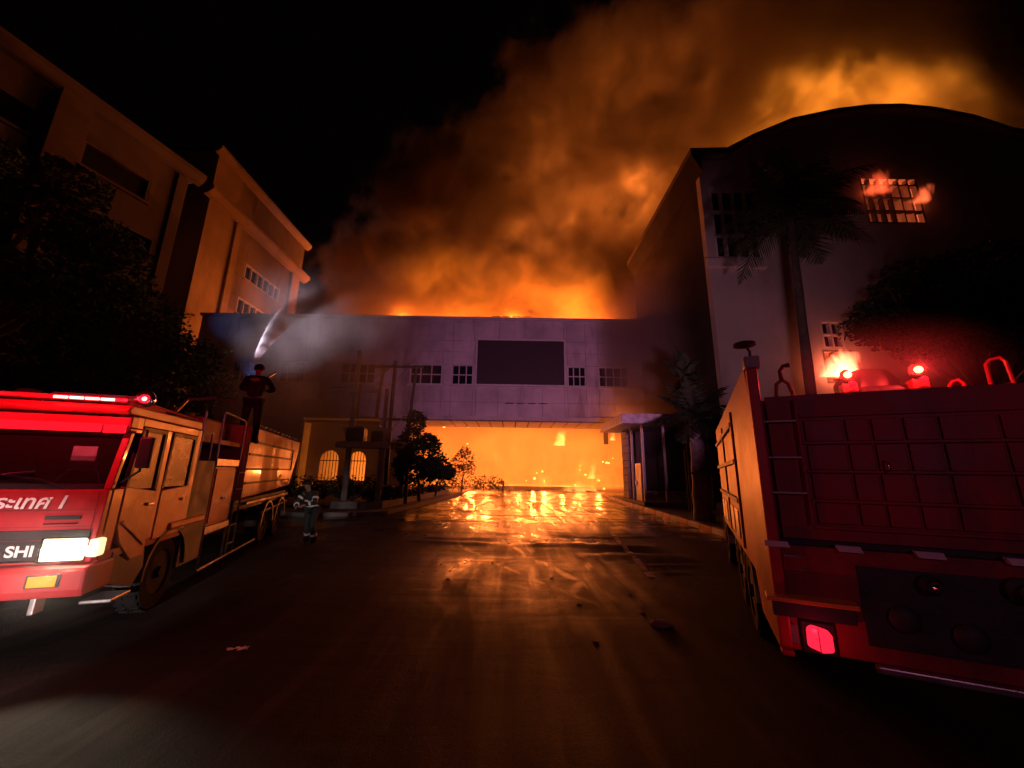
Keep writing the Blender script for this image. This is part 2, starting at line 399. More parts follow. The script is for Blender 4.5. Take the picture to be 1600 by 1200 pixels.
# right side: pavement with a red and white painted kerb
rp = [(7.1, 9.0), (7.45, 14.6), (8.05, 29.0), (8.4, 35.8)]
MB().prism(rp + [(60, 35.8), (60, 9.0)], -0.06, 0.10, 'z').build('pavement', M['paving'], kind='structure')
pv = bpy.data.objects['pavement']
stones([(x - .10, y) for x, y in rp], 0.22, 0.20, 1.0, [M['kerb_red'], M['kerb_white']], pv)


# ------------------------------------------------------------------ windows, shared by all buildings
def window(parent, origin, ux, wd, ht, cols, rows, depth=0.18, bar=0.07, pane_m=None, frame_m=None, arch=False):
    """origin: lower left corner of the opening on the wall face; ux: unit vector along the wall; outward = ux x up."""
    ux = Vector(ux).normalized(); up = Vector((0, 0, 1)); out = ux.cross(up)
    Mx = Matrix(((ux.x, out.x, 0, origin[0]), (ux.y, out.y, 0, origin[1]), (0, 0, 1, origin[2]), (0, 0, 0, 1)))
    w = MB()
    b2 = bar * 1.3
    w.box(0, b2, -depth, 0.03, 0, ht, Mx); w.box(wd - b2, wd, -depth, 0.03, 0, ht, Mx)
    w.box(b2, wd - b2, -depth, 0.03, 0, b2, Mx); w.box(b2, wd - b2, -depth, 0.03, ht - b2, ht, Mx)
    for i in range(1, cols):
        x = wd * i / cols; w.box(x - bar/2, x + bar/2, -depth + .02, 0.01, b2, ht - b2, Mx)
    for j in range(1, rows):
        z = ht * j / rows
        for i in range(cols):
            xa = wd * i / cols + (bar/2 if i else b2); xb = wd * (i+1) / cols - (bar/2 if i < cols - 1 else b2)
            w.box(xa, xb, -depth + .025, 0.005, z - bar/2, z + bar/2, Mx)
    o = w.build('window', frame_m or M['frame'], parent)
    if pane_m is not False:
        MB().box(0.01, wd - 0.01, -depth - .06, -depth - .03, 0.01, ht - 0.01, Mx).build('pane', pane_m or M['glass'], o)
    return o

def cells(edges_x, edges_z, holes):
    for i in range(len(edges_x) - 1):
        for j in range(len(edges_z) - 1):
            xc = (edges_x[i] + edges_x[i+1]) / 2; zc = (edges_z[j] + edges_z[j+1]) / 2
            if not any(h[0] < xc < h[1] and h[2] < zc < h[3] for h in holes):
                yield edges_x[i], edges_x[i+1], edges_z[j], edges_z[j+1]
def subdivide(marks, step):
    out = [marks[0]]
    for a, b in zip(marks, marks[1:]):
        n = max(1, round((b - a) / step)); out += [a + (b - a) * k / n for k in range(1, n + 1)]
    return out

# ------------------------------------------------------------------ gateway building that spans the road
GY, GB, GT = 36.0, 6.75, 16.75
gate = thing('gateway_building', 'wide pale building bridging the road, with blank dark screen between its windows', 'building', (0, GY, 0))
GL, GR = -31.0, 13.9
wins = [(-27.2, -24.6, 3, 2), (-22.6, -20.0, 3, 2), (-16.6, -13.2, 4, 2), (-9.9, -6.75, 3, 2), (-5.85, -3.75, 3, 2), (5.35, 7.15, 3, 2), (8.35, 11.3, 4, 2)]
WZ0, WZ1 = 10.1, 12.15
SX0, SX1, SZ0, SZ1 = -3.45, 5.05, 10.3, 14.55
holes = [(a, b, WZ0, WZ1) for a, b, _, _ in wins] + [(SX0, SX1, SZ0, SZ1)]
marks = sorted([GL, GR, SX0, SX1] + [v for w_ in wins for v in w_[:2]])
ex = subdivide(marks, 1.9); ez = [GB, 8.45, WZ0, SZ0 if False else WZ0, WZ1, SZ1, GT]
ez = [GB, 8.45, WZ0, WZ1, 13.4, SZ1, GT]
k = 0
for xa, xb, za, zb in cells(ex, ez, [(a, b, c, d) for a, b, c, d in holes]):
    pr = random.uniform(-.006, .006)
    MB().box(xa + .012, xb - .012, -0.06 + pr, 0.06, za + .012, zb - .012).build('wall_panel', M['panel'], gate)
# back-up wall behind the panels, in strips so that windows are real openings
bw = MB()
bw.box(GL, GR, 0.08, 0.4, GB, WZ0); bw.box(GL, GR, 0.08, 0.4, WZ1, GT)
prev = GL
for a, b, _, _ in wins:
    bw.box(prev, a, 0.08, 0.4, WZ0, WZ1); prev = b
bw.box(prev, GR, 0.08, 0.4, WZ0, WZ1)
bw.box(GL, GR, 0.4, 4.6, GT - .5, GT - .3)
bw.build('wall', M['wall'], gate)
for a, b, c_, r_ in wins:
    window(gate, (a, 0.02, WZ0), (1, 0, 0), b - a, WZ1 - WZ0, c_, r_, depth=.2, bar=.09)
    boxpart('window_sill', M['trim'], gate, (a - .15, b + .15, -.22, -.065, WZ0 - .16, WZ0 - .01), .01)
boxpart('coping', M['trim'], gate, (GL - .1, GR, -.28, .5, GT + .003, GT + .28), .02)
boxpart('lower_cornice', M['trim'], gate, (GL, GR, -.2, -.07, GB - .002, GB + .35), .02)
# soffit: separate ceiling boards with open joints
sx = subdivide([-12.0, 12.8], 1.25)
for i in range(len(sx) - 1):
    for j in range(3):
        y0 = 0.1 + j * 1.5
        boxpart('soffit_board', M['wall_warm'], gate, (sx[i] + .05, sx[i+1] - .05, y0 + .05, y0 + 1.45, GB - .12, GB - .05 + random.uniform(-.01, .01)))
boxpart('back_beam', M['wall_warm'], gate, (-12, 12.8, 4.62, 5.0, GB - .12, GB + .6))
boxpart('upper_floor', M['soot'], gate, (GL, GR, .42, 4.6, GB + .1, GB + .3))
MB().box(-12.3, -9.55, 0.05, 2.2, 0, GB - .13).build('column', M['wall'], gate, .03)
MB().box(-12.45, -9.4, -.05, 0.045, 0, .9).build('column_base', M['trim'], gate, .02)
MB().box(12.0, 13.9, 0.05, 3.6, 0, GB - .13).build('column', M['wall_warm'], gate, .03)
MB().box(-31, -19.6, 0.05, .4, 0, GB - .01).build('ground_floor_wall', M['wall'], gate)
# recessed cream arcade under the left wing, its arches open on the fire
def arcade(y, x0, x1, arches, ztop, name):
    poly = MB(); seg = 14
    prev = x0
    for (a, b, zs) in arches:
        poly.box(prev, a, y, y + .35, 0, ztop)
        c = (a + b) / 2; r = (b - a) / 2
        pts = [(a + (b - a) * i / seg) for i in range(seg + 1)]
        for i in range(seg):
            xa, xb = pts[i], pts[i+1]
            za = zs + math.sqrt(max(0, r*r - (xa - c) ** 2)); zb = zs + math.sqrt(max(0, r*r - (xb - c) ** 2))
            poly.add([(xa, y, za), (xb, y, zb), (xb, y, ztop), (xa, y, ztop), (xa, y+.35, za), (xb, y+.35, zb), (xb, y+.35, ztop), (xa, y+.35, ztop)],
                     [(0,1,2,3), (7,6,5,4), (0,4,5,1), (2,6,7,3)])
        poly.box(a, b, y + .001, y + .349, 0, 1.0)
        prev = b
    poly.box(prev, x1, y, y + .35, 0, ztop)
    return poly
arc = [(-18.3, -16.5, 2.9), (-15.6, -13.9, 2.9)]
arcade(1.6, -19.6, -12.32, arc, GB - .14, 'a').build('arcade_wall', M['wall_warm'], gate)
for a, b, zs in arc:
    g = MB()
    for k in range(1, 6):
        x = a + (b - a) * k / 6; zz = zs + math.sqrt((b - a) ** 2 / 4 - (x - (a + b) / 2) ** 2)
        g.box(x - .03, x + .03, 1.7, 1.76, 1.0, zz)
    g.box(a, b, 1.69, 1.77, 2.8, 2.88)
    g.build('arch_grille', M['chassis'], gate)
boxpart('recess_ceiling', M['wall_warm'], gate, (-19.6, -12.32, .41, 1.59, GB - .4, GB - .15))

tag(boxpart('display_screen', M['screen'], None, (SX0 + .06, SX1 - .06, GY - .28, GY + .05, SZ0 - .12, SZ1 + .02), .03),
    'big blank dark rectangular screen mounted on the gateway facade', 'screen')
scr = [o for o in C.objects if o.name == 'display_screen'][0]
sf = MB(); a0, a1, c0, c1 = SX0 - .12, SX1 + .12, SZ0 - .3, SZ1 + .2
sf.box(a0, a0 + .17, GY - .34, GY - .07, c0, c1); sf.box(a1 - .17, a1, GY - .34, GY - .07, c0, c1)
sf.box(a0 + .17, a1 - .17, GY - .34, GY - .07, c0, c0 + .17); sf.box(a0 + .17, a1 - .17, GY - .34, GY - .07, c1 - .17, c1)
sf.build('frame', M['frame'], scr, .01)
# thin lamps tubes that catch the strobes
for (xa, xb, z, yy) in ((-2.1, 2.0, GT + .38, -.1), (-0.6, 3.6, 8.35, -.15)):
    for q in range(4):
        x0 = xa + (xb - xa) * q / 4
        tag(MB().tube([(x0, GY + yy - .08, z), (x0 + (xb - xa) / 4 - .25, GY + yy - .08, z)], .035, 6).build('facade_conduit', M['chrome'], None, smooth=True),
            'short shiny metal pipe along the top edge of the gateway roof' if z > 12 else 'short shiny metal pipe on the facade below the dark screen', 'pipe',
            'pipes along the gateway roof edge' if z > 12 else 'pipes below the screen')

# ------------------------------------------------------------------ vaulted building on the right
VX, VY = 12.6, 22.4
vault = thing('vaulted_building', 'tall building with curved vaulted roof on the right, fire inside its windows', 'building')
fa = lambda px, py: aty(px, py, VY)
pa = [fa(1093, 262), fa(1130, 240), fa(1170, 224), fa(1230, 199), fa(1300, 184), fa(1350, 178), fa(1400, 177), fa(1450, 182), fa(1510, 194), fa(1570, 214)]
pw0, pw1 = fa(1107, 293), fa(1197, 405)
w20, w21 = fa(1280, 500), fa(1322, 545)
f10, f11 = fa(1284, 546), fa(1350, 600)
g0, g1 = fa(1340, 268), fa(1450, 350)
XR = 48.0
zt = pw0.z + .9
holes = [(pw0.x, pw1.x, pw1.z, pw0.z), (w20.x, w21.x, w21.z, w20.z), (f10.x, f11.x, f11.z, f10.z), (g0.x, g1.x, g1.z, g0.z)]
def strip_wall(x0, x1, z0, z1, y0, y1, holes):
    xs_ = sorted(set([x0, x1] + [v for h in holes for v in h[:2]])); zs_ = sorted(set([z0, z1] + [v for h in holes for v in h[2:]]))
    m = MB()
    for xa, xb, za, zb in cells(xs_, zs_, holes):
        m.box(xa, xb, y0, y1, za, zb)
    return m
strip_wall(VX, XR, 0, zt, VY, VY + .5, holes).build('front_wall', M['wall'], vault)
# gable that follows the vault
arcp = [(p.x, p.z) for p in pa[2:]] + [(43.0, 24.0)]
e0, e1 = pa[0], pa[1]
gb = [(VX, zt + .003), (VX, e1.z - .3), (e1.x, e1.z - .15)] + [p for p in arcp if p[0] > e1.x + .2] + [(XR - 4, 22.0), (XR - 4, zt + .003)]
MB().prism(gb, VY + .01, VY + .5, 'y').build('gable', M['wall'], vault)
# roof shell behind the gable, then the straight eave that runs back along the road
rf = [(VX - .7, e1.z - .55), (VX - .7, e1.z - .12), (e1.x, e1.z)] + [(x, z + .25) for x, z in gb[3:-2]] + [(XR - 3.5, 22.2), (XR - 3.5, 21.6)] + [(x, z - .1) for x, z in gb[3:-2]][::-1] + [(e1.x + .1, e1.z - .55)]
MB().prism(rf, VY - .55, 36.5, 'y').build('vaulted_roof', M['soot'], vault)  # dark soot colour makes the roof edge sink into unlit black
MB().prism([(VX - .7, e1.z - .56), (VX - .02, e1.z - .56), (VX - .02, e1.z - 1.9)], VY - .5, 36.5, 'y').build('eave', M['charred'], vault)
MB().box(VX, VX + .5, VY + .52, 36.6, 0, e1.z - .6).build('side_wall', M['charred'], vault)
MB().box(VX - .25, VX + 3.6, VY - .3, VY - .005, pw1.z - .75, pw1.z - .12).build('window_ledge', M['trim'], vault, .03)
window(vault, (pw0.x, VY + .05, pw1.z), (1, 0, 0), pw1.x - pw0.x, pw0.z - pw1.z, 4, 3, depth=.3, bar=.12)
window(vault, (w20.x, VY + .05, w21.z), (1, 0, 0), w21.x - w20.x, w20.z - w21.z, 2, 2, depth=.3, bar=.1)
window(vault, (f10.x, VY + .05, f11.z), (1, 0, 0), f11.x - f10.x, f10.z - f11.z, 3, 2, depth=.3, bar=.1, pane_m=False, frame_m=M['soot'])
window(vault, (g0.x, VY + .05, g1.z), (1, 0, 0), g1.x - g0.x, g0.z - g1.z, 6, 4, depth=.3, bar=.1, pane_m=False, frame_m=M['soot'])
# rooms seen through the burnt windows
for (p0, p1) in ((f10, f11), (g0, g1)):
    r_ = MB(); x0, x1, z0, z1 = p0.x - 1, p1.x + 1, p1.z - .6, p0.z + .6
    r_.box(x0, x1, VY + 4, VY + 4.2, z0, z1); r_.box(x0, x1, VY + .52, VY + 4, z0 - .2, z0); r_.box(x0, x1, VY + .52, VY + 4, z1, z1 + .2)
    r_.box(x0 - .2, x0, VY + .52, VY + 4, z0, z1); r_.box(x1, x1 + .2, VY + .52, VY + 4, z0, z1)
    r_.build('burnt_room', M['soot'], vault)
    c = Vector(((p0.x + p1.x) / 2, VY + 2.2, (p0.z + p1.z) / 2 - .2))
    point('room_fire_light', c, 1300 if p0 is f10 else 700, (1, .16, .05))

# ------------------------------------------------------------------ office blocks on the left
def office(name, label, X, y0, y1, H, depth, wall_m, winlist, corn, pil, turn=0, shift=0):
    t = thing(name, label, 'building')
    if turn:
        pv = Vector((X, y1, 0)); mt = Matrix.Translation(pv + Vector((shift, 0, 0))) @ Matrix.Rotation(R(turn), 4, 'Z') @ Matrix.Translation(-pv)
        t.location = mt.to_translation(); t.rotation_euler = (0, 0, R(turn))
    zs = [0, H]; holes_ = [(a, b, c, d) for a, b, c, d, _, _ in winlist]
    ys_ = sorted(set([y0, y1] + [v for h in holes_ for v in h[:2]])); z_ = sorted(set(zs + [v for h in holes_ for v in h[2:]]))
    m = MB()
    for ya, yb, za, zb in cells(ys_, z_, holes_): m.box(X - .4, X, ya, yb, za, zb)
    m.box(X - depth, X - .4, y0, y0 + .4, 0, H); m.box(X - depth, X - .4, y1 - .4, y1, 0, H)
    m.build('wall', wall_m, t)
    MB().box(X - depth, X + .0, y0 - .002, y1 + .002, H + .003, H + .3).build('roof', M['soot'], t)
    for (z, h, pr) in corn:
        MB().prism([(X + .003, z), (X + pr * .5, z + h * .15), (X + pr, z + h * .6), (X + pr, z + h), (X + .003, z + h)], y0 - pr * .9, y1 + pr, 'y').build('cornice', wall_m, t)
        MB().prism([(y1 + .003, z), (y1 + pr * .5, z + h * .15), (y1 + pr, z + h * .6), (y1 + pr, z + h), (y1 + .003, z + h)], X - depth, X + .003, 'x').build('cornice', wall_m, t)
    for (ya, yb, za, zb, pr) in pil:
        MB().box(X + .004, X + pr, ya, yb, za, zb).build('pilaster', wall_m, t, .02)
    for a, b, c, d, cc, rr in winlist:
        window(t, (X - .05, a, c), (0, 1, 0), b - a, d - c, cc, rr, depth=.3, bar=.10, frame_m=M['soot'] if turn else None)
        MB().box(X + .004, X + .18, a - .15, b + .15, c - .2, c - .03).build('window_sill', wall_m, t)
    return t
# far block: orange in the light of the roof fire
fx = -34.0
Z = lambda px, py, X=fx: atx(px, py, X)
wl = [(44.3, 51.6, 25.4, 27.4, 6, 1), (44.0, 51.0, 20.6, 22.7, 6, 1)]
office('office_block', 'tall office block lit orange by the fire, behind the left end of the gateway building', fx, 37.2, 56.0, 37.6, 14, M['office'], wl,
       [(36.9, .9, .7), (31.2, 1.1, 1.0)], [(41.2, 42.2, 12, 31.1, .35), (53.4, 55.2, 12, 31.1, .35)])
nx_ = -27.0
wl2 = [(21.9, 25.9, 22.0, 23.9, 1, 1), (21.9, 27.0, 17.6, 19.4, 1, 1), (14.0, 19.6, 22.0, 23.9, 1, 1), (14.0, 19.6, 17.6, 19.4, 1, 1), (14.0, 19.6, 13.2, 15.0, 1, 1), (21.9, 27.0, 13.2, 15.0, 1, 1), (2, 10, 22, 23.9, 1, 1), (2, 10, 17.6, 19.4, 1, 1)]
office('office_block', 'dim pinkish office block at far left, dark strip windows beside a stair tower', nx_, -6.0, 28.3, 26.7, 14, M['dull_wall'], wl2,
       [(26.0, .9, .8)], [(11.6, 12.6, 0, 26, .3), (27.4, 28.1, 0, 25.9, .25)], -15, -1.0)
ob = [o for o in C.objects if o.name.startswith('office_block') and o.parent is None][-1]
MB().box(nx_ + .004, nx_ + .9, 19.95, 21.55, 0, 25.9).build('stair_tower', M['soot'], ob, .03)

# ------------------------------------------------------------------ guard booth by the right kerb
bt = thing('guard_booth', 'small glazed guard booth with flat projecting roof beside the right kerb', 'booth', (8.3, 24.6, 0.1))
BH = 5.0
boxpart('roof', M['booth'], bt, (-1.4, 5.0, -.7, 5.2, BH, BH + .62), .03)
boxpart('floor_plinth', M['concrete'], bt, (-.1, 4.4, -.1, 4.6, 0, .25))
boxpart('back_wall', M['wall_warm'], bt, (.0, 4.3, 4.3, 4.5, .26, BH - .005))
boxpart('side_wall', M['wall_warm'], bt, (4.1, 4.3, .1, 4.28, .26, BH - .005))
for (x, y) in ((0, 0), (1.35, 0), (2.9, 0), (4.1, 0), (0, 2.2)):
    boxpart('post', M['frame'], bt, (x, x + .14, y, y + .14, .26, BH - .005), .01)
for i in range(9):
    boxpart('block', M['wall_warm'], bt, (-.02, .34, 3.2 + (.02 if i % 2 else 0), 4.28, .27 + i * .52, .27 + i * .52 + .49), .02)
for (x0, x1) in ((.14, 1.35), (1.49, 2.9), (3.04, 4.1)):
    boxpart('pane', glassm('booth_glass', (.03,.03,.03), .1, .45) if x0 < .2 else bpy.data.materials['booth_glass'], bt, (x0, x1, .05, .08, .9, BH - .1))
    boxpart('rail', M['frame'], bt, (x0, x1, .03, .1, .82, .9))
boxpart('door', M['boxgrey'], bt, (.0, .06, .5, 1.6, .26, 2.6), .01)
boxpart('handle', M['chrome'], [o for o in bt.children if o.name.startswith('door')][0], (-.06, .0, 1.4, 1.46, 1.2, 1.5))
fn = thing('wall_screen', 'dark board wall between the guard booth and the fire engine', 'wall', (0, 0, 0))
for i in range(9):
    boxpart('board', M['soot'], fn, (13.0 - i * .02 if False else 9.6 + i * .36, 9.6 + i * .36 + .34, 21.5 + random.uniform(-.02, .02), 21.62, .1, 3.4 + random.uniform(-.05, .05)))

# remains of the burning hall behind the gateway: posts, beams, hanging strips, low wall
hall = thing('burning_hall', 'burning hall seen through the gateway opening, beams and hanging strips in the fire', 'building', (0, 46, 0))
for x in (-22, -14, 14.5, 20):
    boxpart('post', M['soot'], hall, (x, x + .5, 4, 4.5, 0, 8))
boxpart('low_wall', M['soot'], hall, (-2.5, 9.5, 0.5, .8, 0, .45))
boxpart('low_wall', M['soot'], hall, (-9, -3.5, 2.5, 2.8, 0, .3))
for i in range(16):
    x = random.uniform(-2, 10); z = random.uniform(.1, .3)
    a = random.uniform(0, PI); l = random.uniform(.3, 1.1)
    tag(MB().tube([(x, 40 + random.uniform(0, 6), .12), (x + l * math.cos(a), 41 + l * math.sin(a), z)], .05, 5).build('debris', M['soot'], None),
        'charred stick of debris on the burning ground beyond the gateway', 'debris', 'charred debris beyond the gateway')
bd = thing('bollard', 'lone thin dark bollard on the road beneath the gateway', 'bollard', tuple(atz(786, 768)))
MB().lathe([(.16, 0), (.16, .05), (.09, .07), (.09, .95), (.11, .97), (.11, 1.05), (.06, 1.12)], 12).build('post', M['soot'], bd, smooth=True)

# ------------------------------------------------------------------ text
def text_mesh(name, s, size, m, parent, loc, rot=(PI/2, 0, 0), ext=0.002, shear=0.0, bold=0.0, sx=1.0):
    cu = bpy.data.curves.new(name, 'FONT'); cu.body = s; cu.size = size; cu.extrude = ext; cu.shear = shear; cu.offset = bold
    cu.align_x = 'RIGHT'
    o = bpy.data.objects.new(name, cu); C.objects.link(o)
    dg = bpy.context.evaluated_depsgraph_get(); me = bpy.data.meshes.new_from_object(o.evaluated_get(dg))
    bpy.data.objects.remove(o); me.materials.clear(); me.materials.append(m)
    q = bpy.data.objects.new(name, me); link(q, parent); q.location = loc; q.rotation_euler = rot; q.scale = (sx, 1, 1)
    return q

def wheel(parent, loc, rad=0.5, wid=0.28, name='wheel', face=1):
    """axle along local x; face +1: dish looks to +x"""
    Mx = Matrix.Rotation(PI / 2 * face, 4, 'Y')
    w = rad; prof = [(w*.60, -wid/2), (w*.93, -wid/2), (w, -wid/2+.04), (w, wid/2-.04), (w*.93, wid/2), (w*.62, wid/2), (w*.58, wid/2-.03)]
    t = MB().lathe(prof, 28, Mx).build('wheel', M['rubber'], parent, smooth=True); t.location = loc
    lug = MB()
    for i in range(28):
        a = 2 * PI * i / 28
        for sgn in (-1, 1):
            lug.box(-.05, .05, -.022, .022, -.008, .014, Mx @ Matrix.Rotation(a, 4, 'Z') @ Matrix.Translation((w, 0, sgn * wid * .26)) @ Matrix.Rotation(PI/2, 4, 'Y'))
    lug.build('tread', M['rubber'], t, kind='stuff')
    r = MB().lathe([(w*.59, wid/2-.02), (w*.55, wid/2-.015), (w*.52, wid/2-.09), (w*.30, wid/2-.12), (w*.28, wid/2-.04), (w*.16, wid/2-.02), (w*.14, wid/2+.03), (.02, wid/2+.035)], 24, Mx).build('rim', M['rim'], t, smooth=True)
    return t

# ------------------------------------------------------------------ fire engine on the left, facing the camera
LT = thing('fire_engine', 'red fire engine facing the camera, headlamps lit, man standing on its tank', 'fire truck', (-4.6, 4.5, 0), R(18.4))
def P(name, m, b, bevel=.012, parent=None, **k): return boxpart(name, m, parent or LT, b, bevel, **k)
WT = -2.45                                              # far side of the truck
# cab shell: side profile as thick walls so that windows are openings
def side_poly(pts, x0, x1, name, m, parent=LT, bevel=.01): return MB().prism(pts, x0, x1, 'x').build(name, m, parent, bevel)
cab = P('cab_floor', M['red_dark'], (WT, .05, .12, 2.1, .95, 1.05))
front = MB()
front.prism([(.0, .98), (.0, 1.30), (.03, 1.74), (.10, 1.74), (.10, .98)], WT, .05, 'x')
nose = front.build('front_panel', M['red'], LT, .012)
MB().prism([(.05, 1.743), (.19, 2.40), (.26, 2.40), (.12, 1.743)], -.02, .055, 'x').build('windscreen_pillar', M['red'], LT, .01)
MB().prism([(.05, 1.743), (.19, 2.40), (.26, 2.40), (.12, 1.743)], WT, WT + .08, 'x').build('windscreen_pillar', M['red'], LT, .01)
wg = MB().prism([(.065, 1.78), (.195, 2.39), (.205, 2.39), (.075, 1.78)], WT + .085, -.025, 'x').build('windscreen', M['wind'], LT)
rub = MB(); rub.prism([(.052, 1.745), (.062, 1.80), (.078, 1.80), (.07, 1.745)], WT + .085, -.025, 'x'); rub.build('windscreen_seal', M['black'], LT)
P('visor_strip', M['redlens'], (WT + .15, -.20, .10, .125, 2.385, 2.49), .01)
P('visor_strip', M['redlens'], (-.185, .03, .10, .125, 2.38, 2.48), .01)
P('header', M['red'], (WT, .055, .135, .30, 2.405, 2.60), .02)
MB().prism([(.06, 2.603), (.03, 2.66), (.10, 2.72), (2.05, 2.74), (2.10, 2.603)], WT, .06, 'x').build('cab_roof', M['red'], LT, .02)
# side of the crew cab
cabs = MB()
cabs.box(0, .055, .11, .30, 1.05, 1.74); cabs.box(0, .055, 1.98, 2.12, 1.05, 2.60)
cabs.box(0, .055, .263, .40, 2.40, 2.60); cabs.box(0, .055, .40, 1.98, 2.50, 2.60)
cabs.box(0, .055, 1.03, 1.15, 1.05, 2.50)
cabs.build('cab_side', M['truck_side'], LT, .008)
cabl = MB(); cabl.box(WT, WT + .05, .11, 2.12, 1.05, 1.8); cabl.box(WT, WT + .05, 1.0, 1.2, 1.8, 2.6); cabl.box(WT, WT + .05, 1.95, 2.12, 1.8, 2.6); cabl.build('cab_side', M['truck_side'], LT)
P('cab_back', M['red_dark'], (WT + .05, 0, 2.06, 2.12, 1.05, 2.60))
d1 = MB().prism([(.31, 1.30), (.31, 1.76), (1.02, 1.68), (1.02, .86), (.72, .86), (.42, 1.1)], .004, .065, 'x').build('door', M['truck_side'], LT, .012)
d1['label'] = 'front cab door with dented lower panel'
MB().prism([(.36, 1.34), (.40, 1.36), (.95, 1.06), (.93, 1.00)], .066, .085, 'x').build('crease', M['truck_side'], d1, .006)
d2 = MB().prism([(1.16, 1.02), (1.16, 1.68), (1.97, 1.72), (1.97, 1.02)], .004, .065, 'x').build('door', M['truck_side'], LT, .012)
for dd, y0, y1 in ((d1, .31, 1.02), (d2, 1.16, 1.97)):
    fr = MB(); s_ = .07 if dd is d1 else 0
    fr.prism([(y0, 1.70), (y0 + .05 + s_, 2.49), (y0 + .10 + s_, 2.49), (y0 + .05, 1.70)], .012, .058, 'x')
    fr.box(.012, .058, y1 - .05, y1, 1.70, 2.49); fr.box(.012, .058, y0 + .1 + s_, y1 - .05, 2.44, 2.49)
    fr.build('window_frame', M['black'], dd)
    MB().prism([(y0 + .05, 1.72), (y0 + .1 + s_, 2.44), (y1 - .05, 2.44), (y1 - .05, 1.72)], .03, .036, 'x').build('window', M['doorglass'], dd)
    MB().box(.066, .095, y1 - .2, y1 - .06, 1.50, 1.54).build('handle', M['chrome'], dd, .006)
# mirror arms and mirror
mi = MB().tube([(.06, .14, 2.45), (.28, .02, 2.42), (.30, .0, 1.95), (.07, .14, 1.80)], .013, 6).build('mirror_arm', M['black'], LT, smooth=True)
MB().box(.24, .38, -.02, .04, 1.98, 2.34).build('mirror', M['black'], mi, .02)
# inside
P('dashboard', M['interior'], (WT + .1, -.05, .16, .5, 1.5, 1.76))
for x in (-.75, -1.9):
    s_ = P('seat', M['interior'], (x, x + .5, .75, 1.2, 1.25, 1.45), .04); P('seat_back', M['interior'], (x, x + .5, 1.2, 1.32, 1.45, 2.15), .05)
st = MB(); st.tube([(-.55 + .2 * math.cos(a), .56 + .06 * math.sin(a), 1.80 + .18 * math.sin(a)) for a in [2*PI*i/18 for i in range(19)]], .014, 6, False); st.build('steering_wheel', M['black'], LT, smooth=True)
P('inspection_sticker', M['boxgrey'], (-.42, -.2, .135, .137, 2.05, 2.22), 0)
for wx in (-.35, -1.3):
    w_ = MB(); w_.tube([(wx, .03, 1.77), (wx - .25, .045, 1.85), (wx - .62, .06, 1.90)], .008, 5); w_.tube([(wx - .95, .06, 1.84), (wx - .30, .065, 1.93)], .010, 5); w_.build('wiper', M['black'], LT, smooth=True)
for zz in (1.35, 1.52):
    MB().box(WT + .02, -.01, -.0035, -.0005, zz, zz + .004).build('panel_seam', M['black'], nose)
MB().box(-.016, -.012, -.0035, -.0005, 1.30, 1.72).build('panel_seam', M['black'], nose)
# grille, lamps, bumper
P('grille', M['black'], (WT + .3, .0, -.02, -.003, 1.22, 1.32), .005)
gi = P('grille_mesh', M['black'], (WT + .3, -.38, -.015, -.003, 1.0, 1.215), 0)
for j in range(5):
    MB().box(WT + .3, -.385, -.028, -.0155, 1.005 + j * .043, 1.025 + j * .043).build('grille_bar', M['black'] if j not in (0,) else M['chrome'], gi, .003)
text_mesh('badge_letters', 'SHI', .15, M['white'], LT, (-.42, -.032, 1.065), bold=.004, sx=1.05)
P('name_badge', M['black'], (-.42, -.12, -.012, -.002, 1.425, 1.465), .004)
P('badge_trim', M['chrome'], (-.42, -.13, -.012, -.002, 1.375, 1.39), .003)
text_mesh('door_lettering', 'ประเทศ 1', .19, M['white'], LT, (-.27, -.004, 1.545), rot=(PI/2 - .0, 0, 0), shear=.25, ext=.004, bold=.004)
hl = P('headlight', M['head_dim'], (-.37, -.005, -.035, -.002, 1.005, 1.235), .02)
MB().lathe([(.02, 0), (.10, .006), (.10, .02), (.02, .026)], 20, rotx((-.255, -.036, 1.12), PI/2)).build('lamp', M['head'], hl, smooth=True)
MB().lathe([(.02, 0), (.10, .006), (.10, .02), (.02, .026)], 20, rotx((-.105, -.036, 1.12), PI/2)).build('lamp', M['head'], hl, smooth=True)
P('headlight_surround', M['chrome'], (-.395, .0, -.022, -.001, .985, 1.25), .01)
il = P('indicator', M['head_dim'], (.005, .10, -.02, .12, 1.03, 1.22), .025)
MB().lathe([(.02, 0), (.055, .006), (.055, .016), (.02, .02)], 16, rotx((.045, -.021, 1.10), PI/2)).build('lamp', M['head'], il, smooth=True)
hl2 = P('headlight', M['head_dim'], (WT + .06, WT + .42, -.035, -.002, 1.005, 1.235), .02)
bp = MB().prism([(-.10, .66), (-.13, .74), (-.13, .92), (-.08, .965), (.35, .965), (.35, .66)], WT, .10, 'x').build('bumper', M['red'], LT, .03)
MB().box(-.36, -.09, -.15, -.131, .775, .90).build('fog_lamp_housing', M['black'], bp, .008)
MB().box(-.335, -.11, -.165, -.152, .785, .89).build('fog_lamp', M['amber'], bp, .01)
MB().box(-.78, -.62, -.137, -.131, .80, .86).build('bumper_slot', M['black'], bp)
P('tow_hook', M['steel'], (-.34, -.29, -.05, .1, .50, .66), .01)
P('underbody', M['chassis'], (WT + .5, -.55, .4, 10.2, .55, .9))
MB().prism([(.36, .66), (.36, 1.02), (.7, .85), (1.05, .95), (1.1, .7), (.9, .5)], -.06, .06, 'x').build('cab_step_panel', M['grey_panel'], LT, .01)
P('step', M['steel'], (-.25, .05, .55, .95, .42, .46))
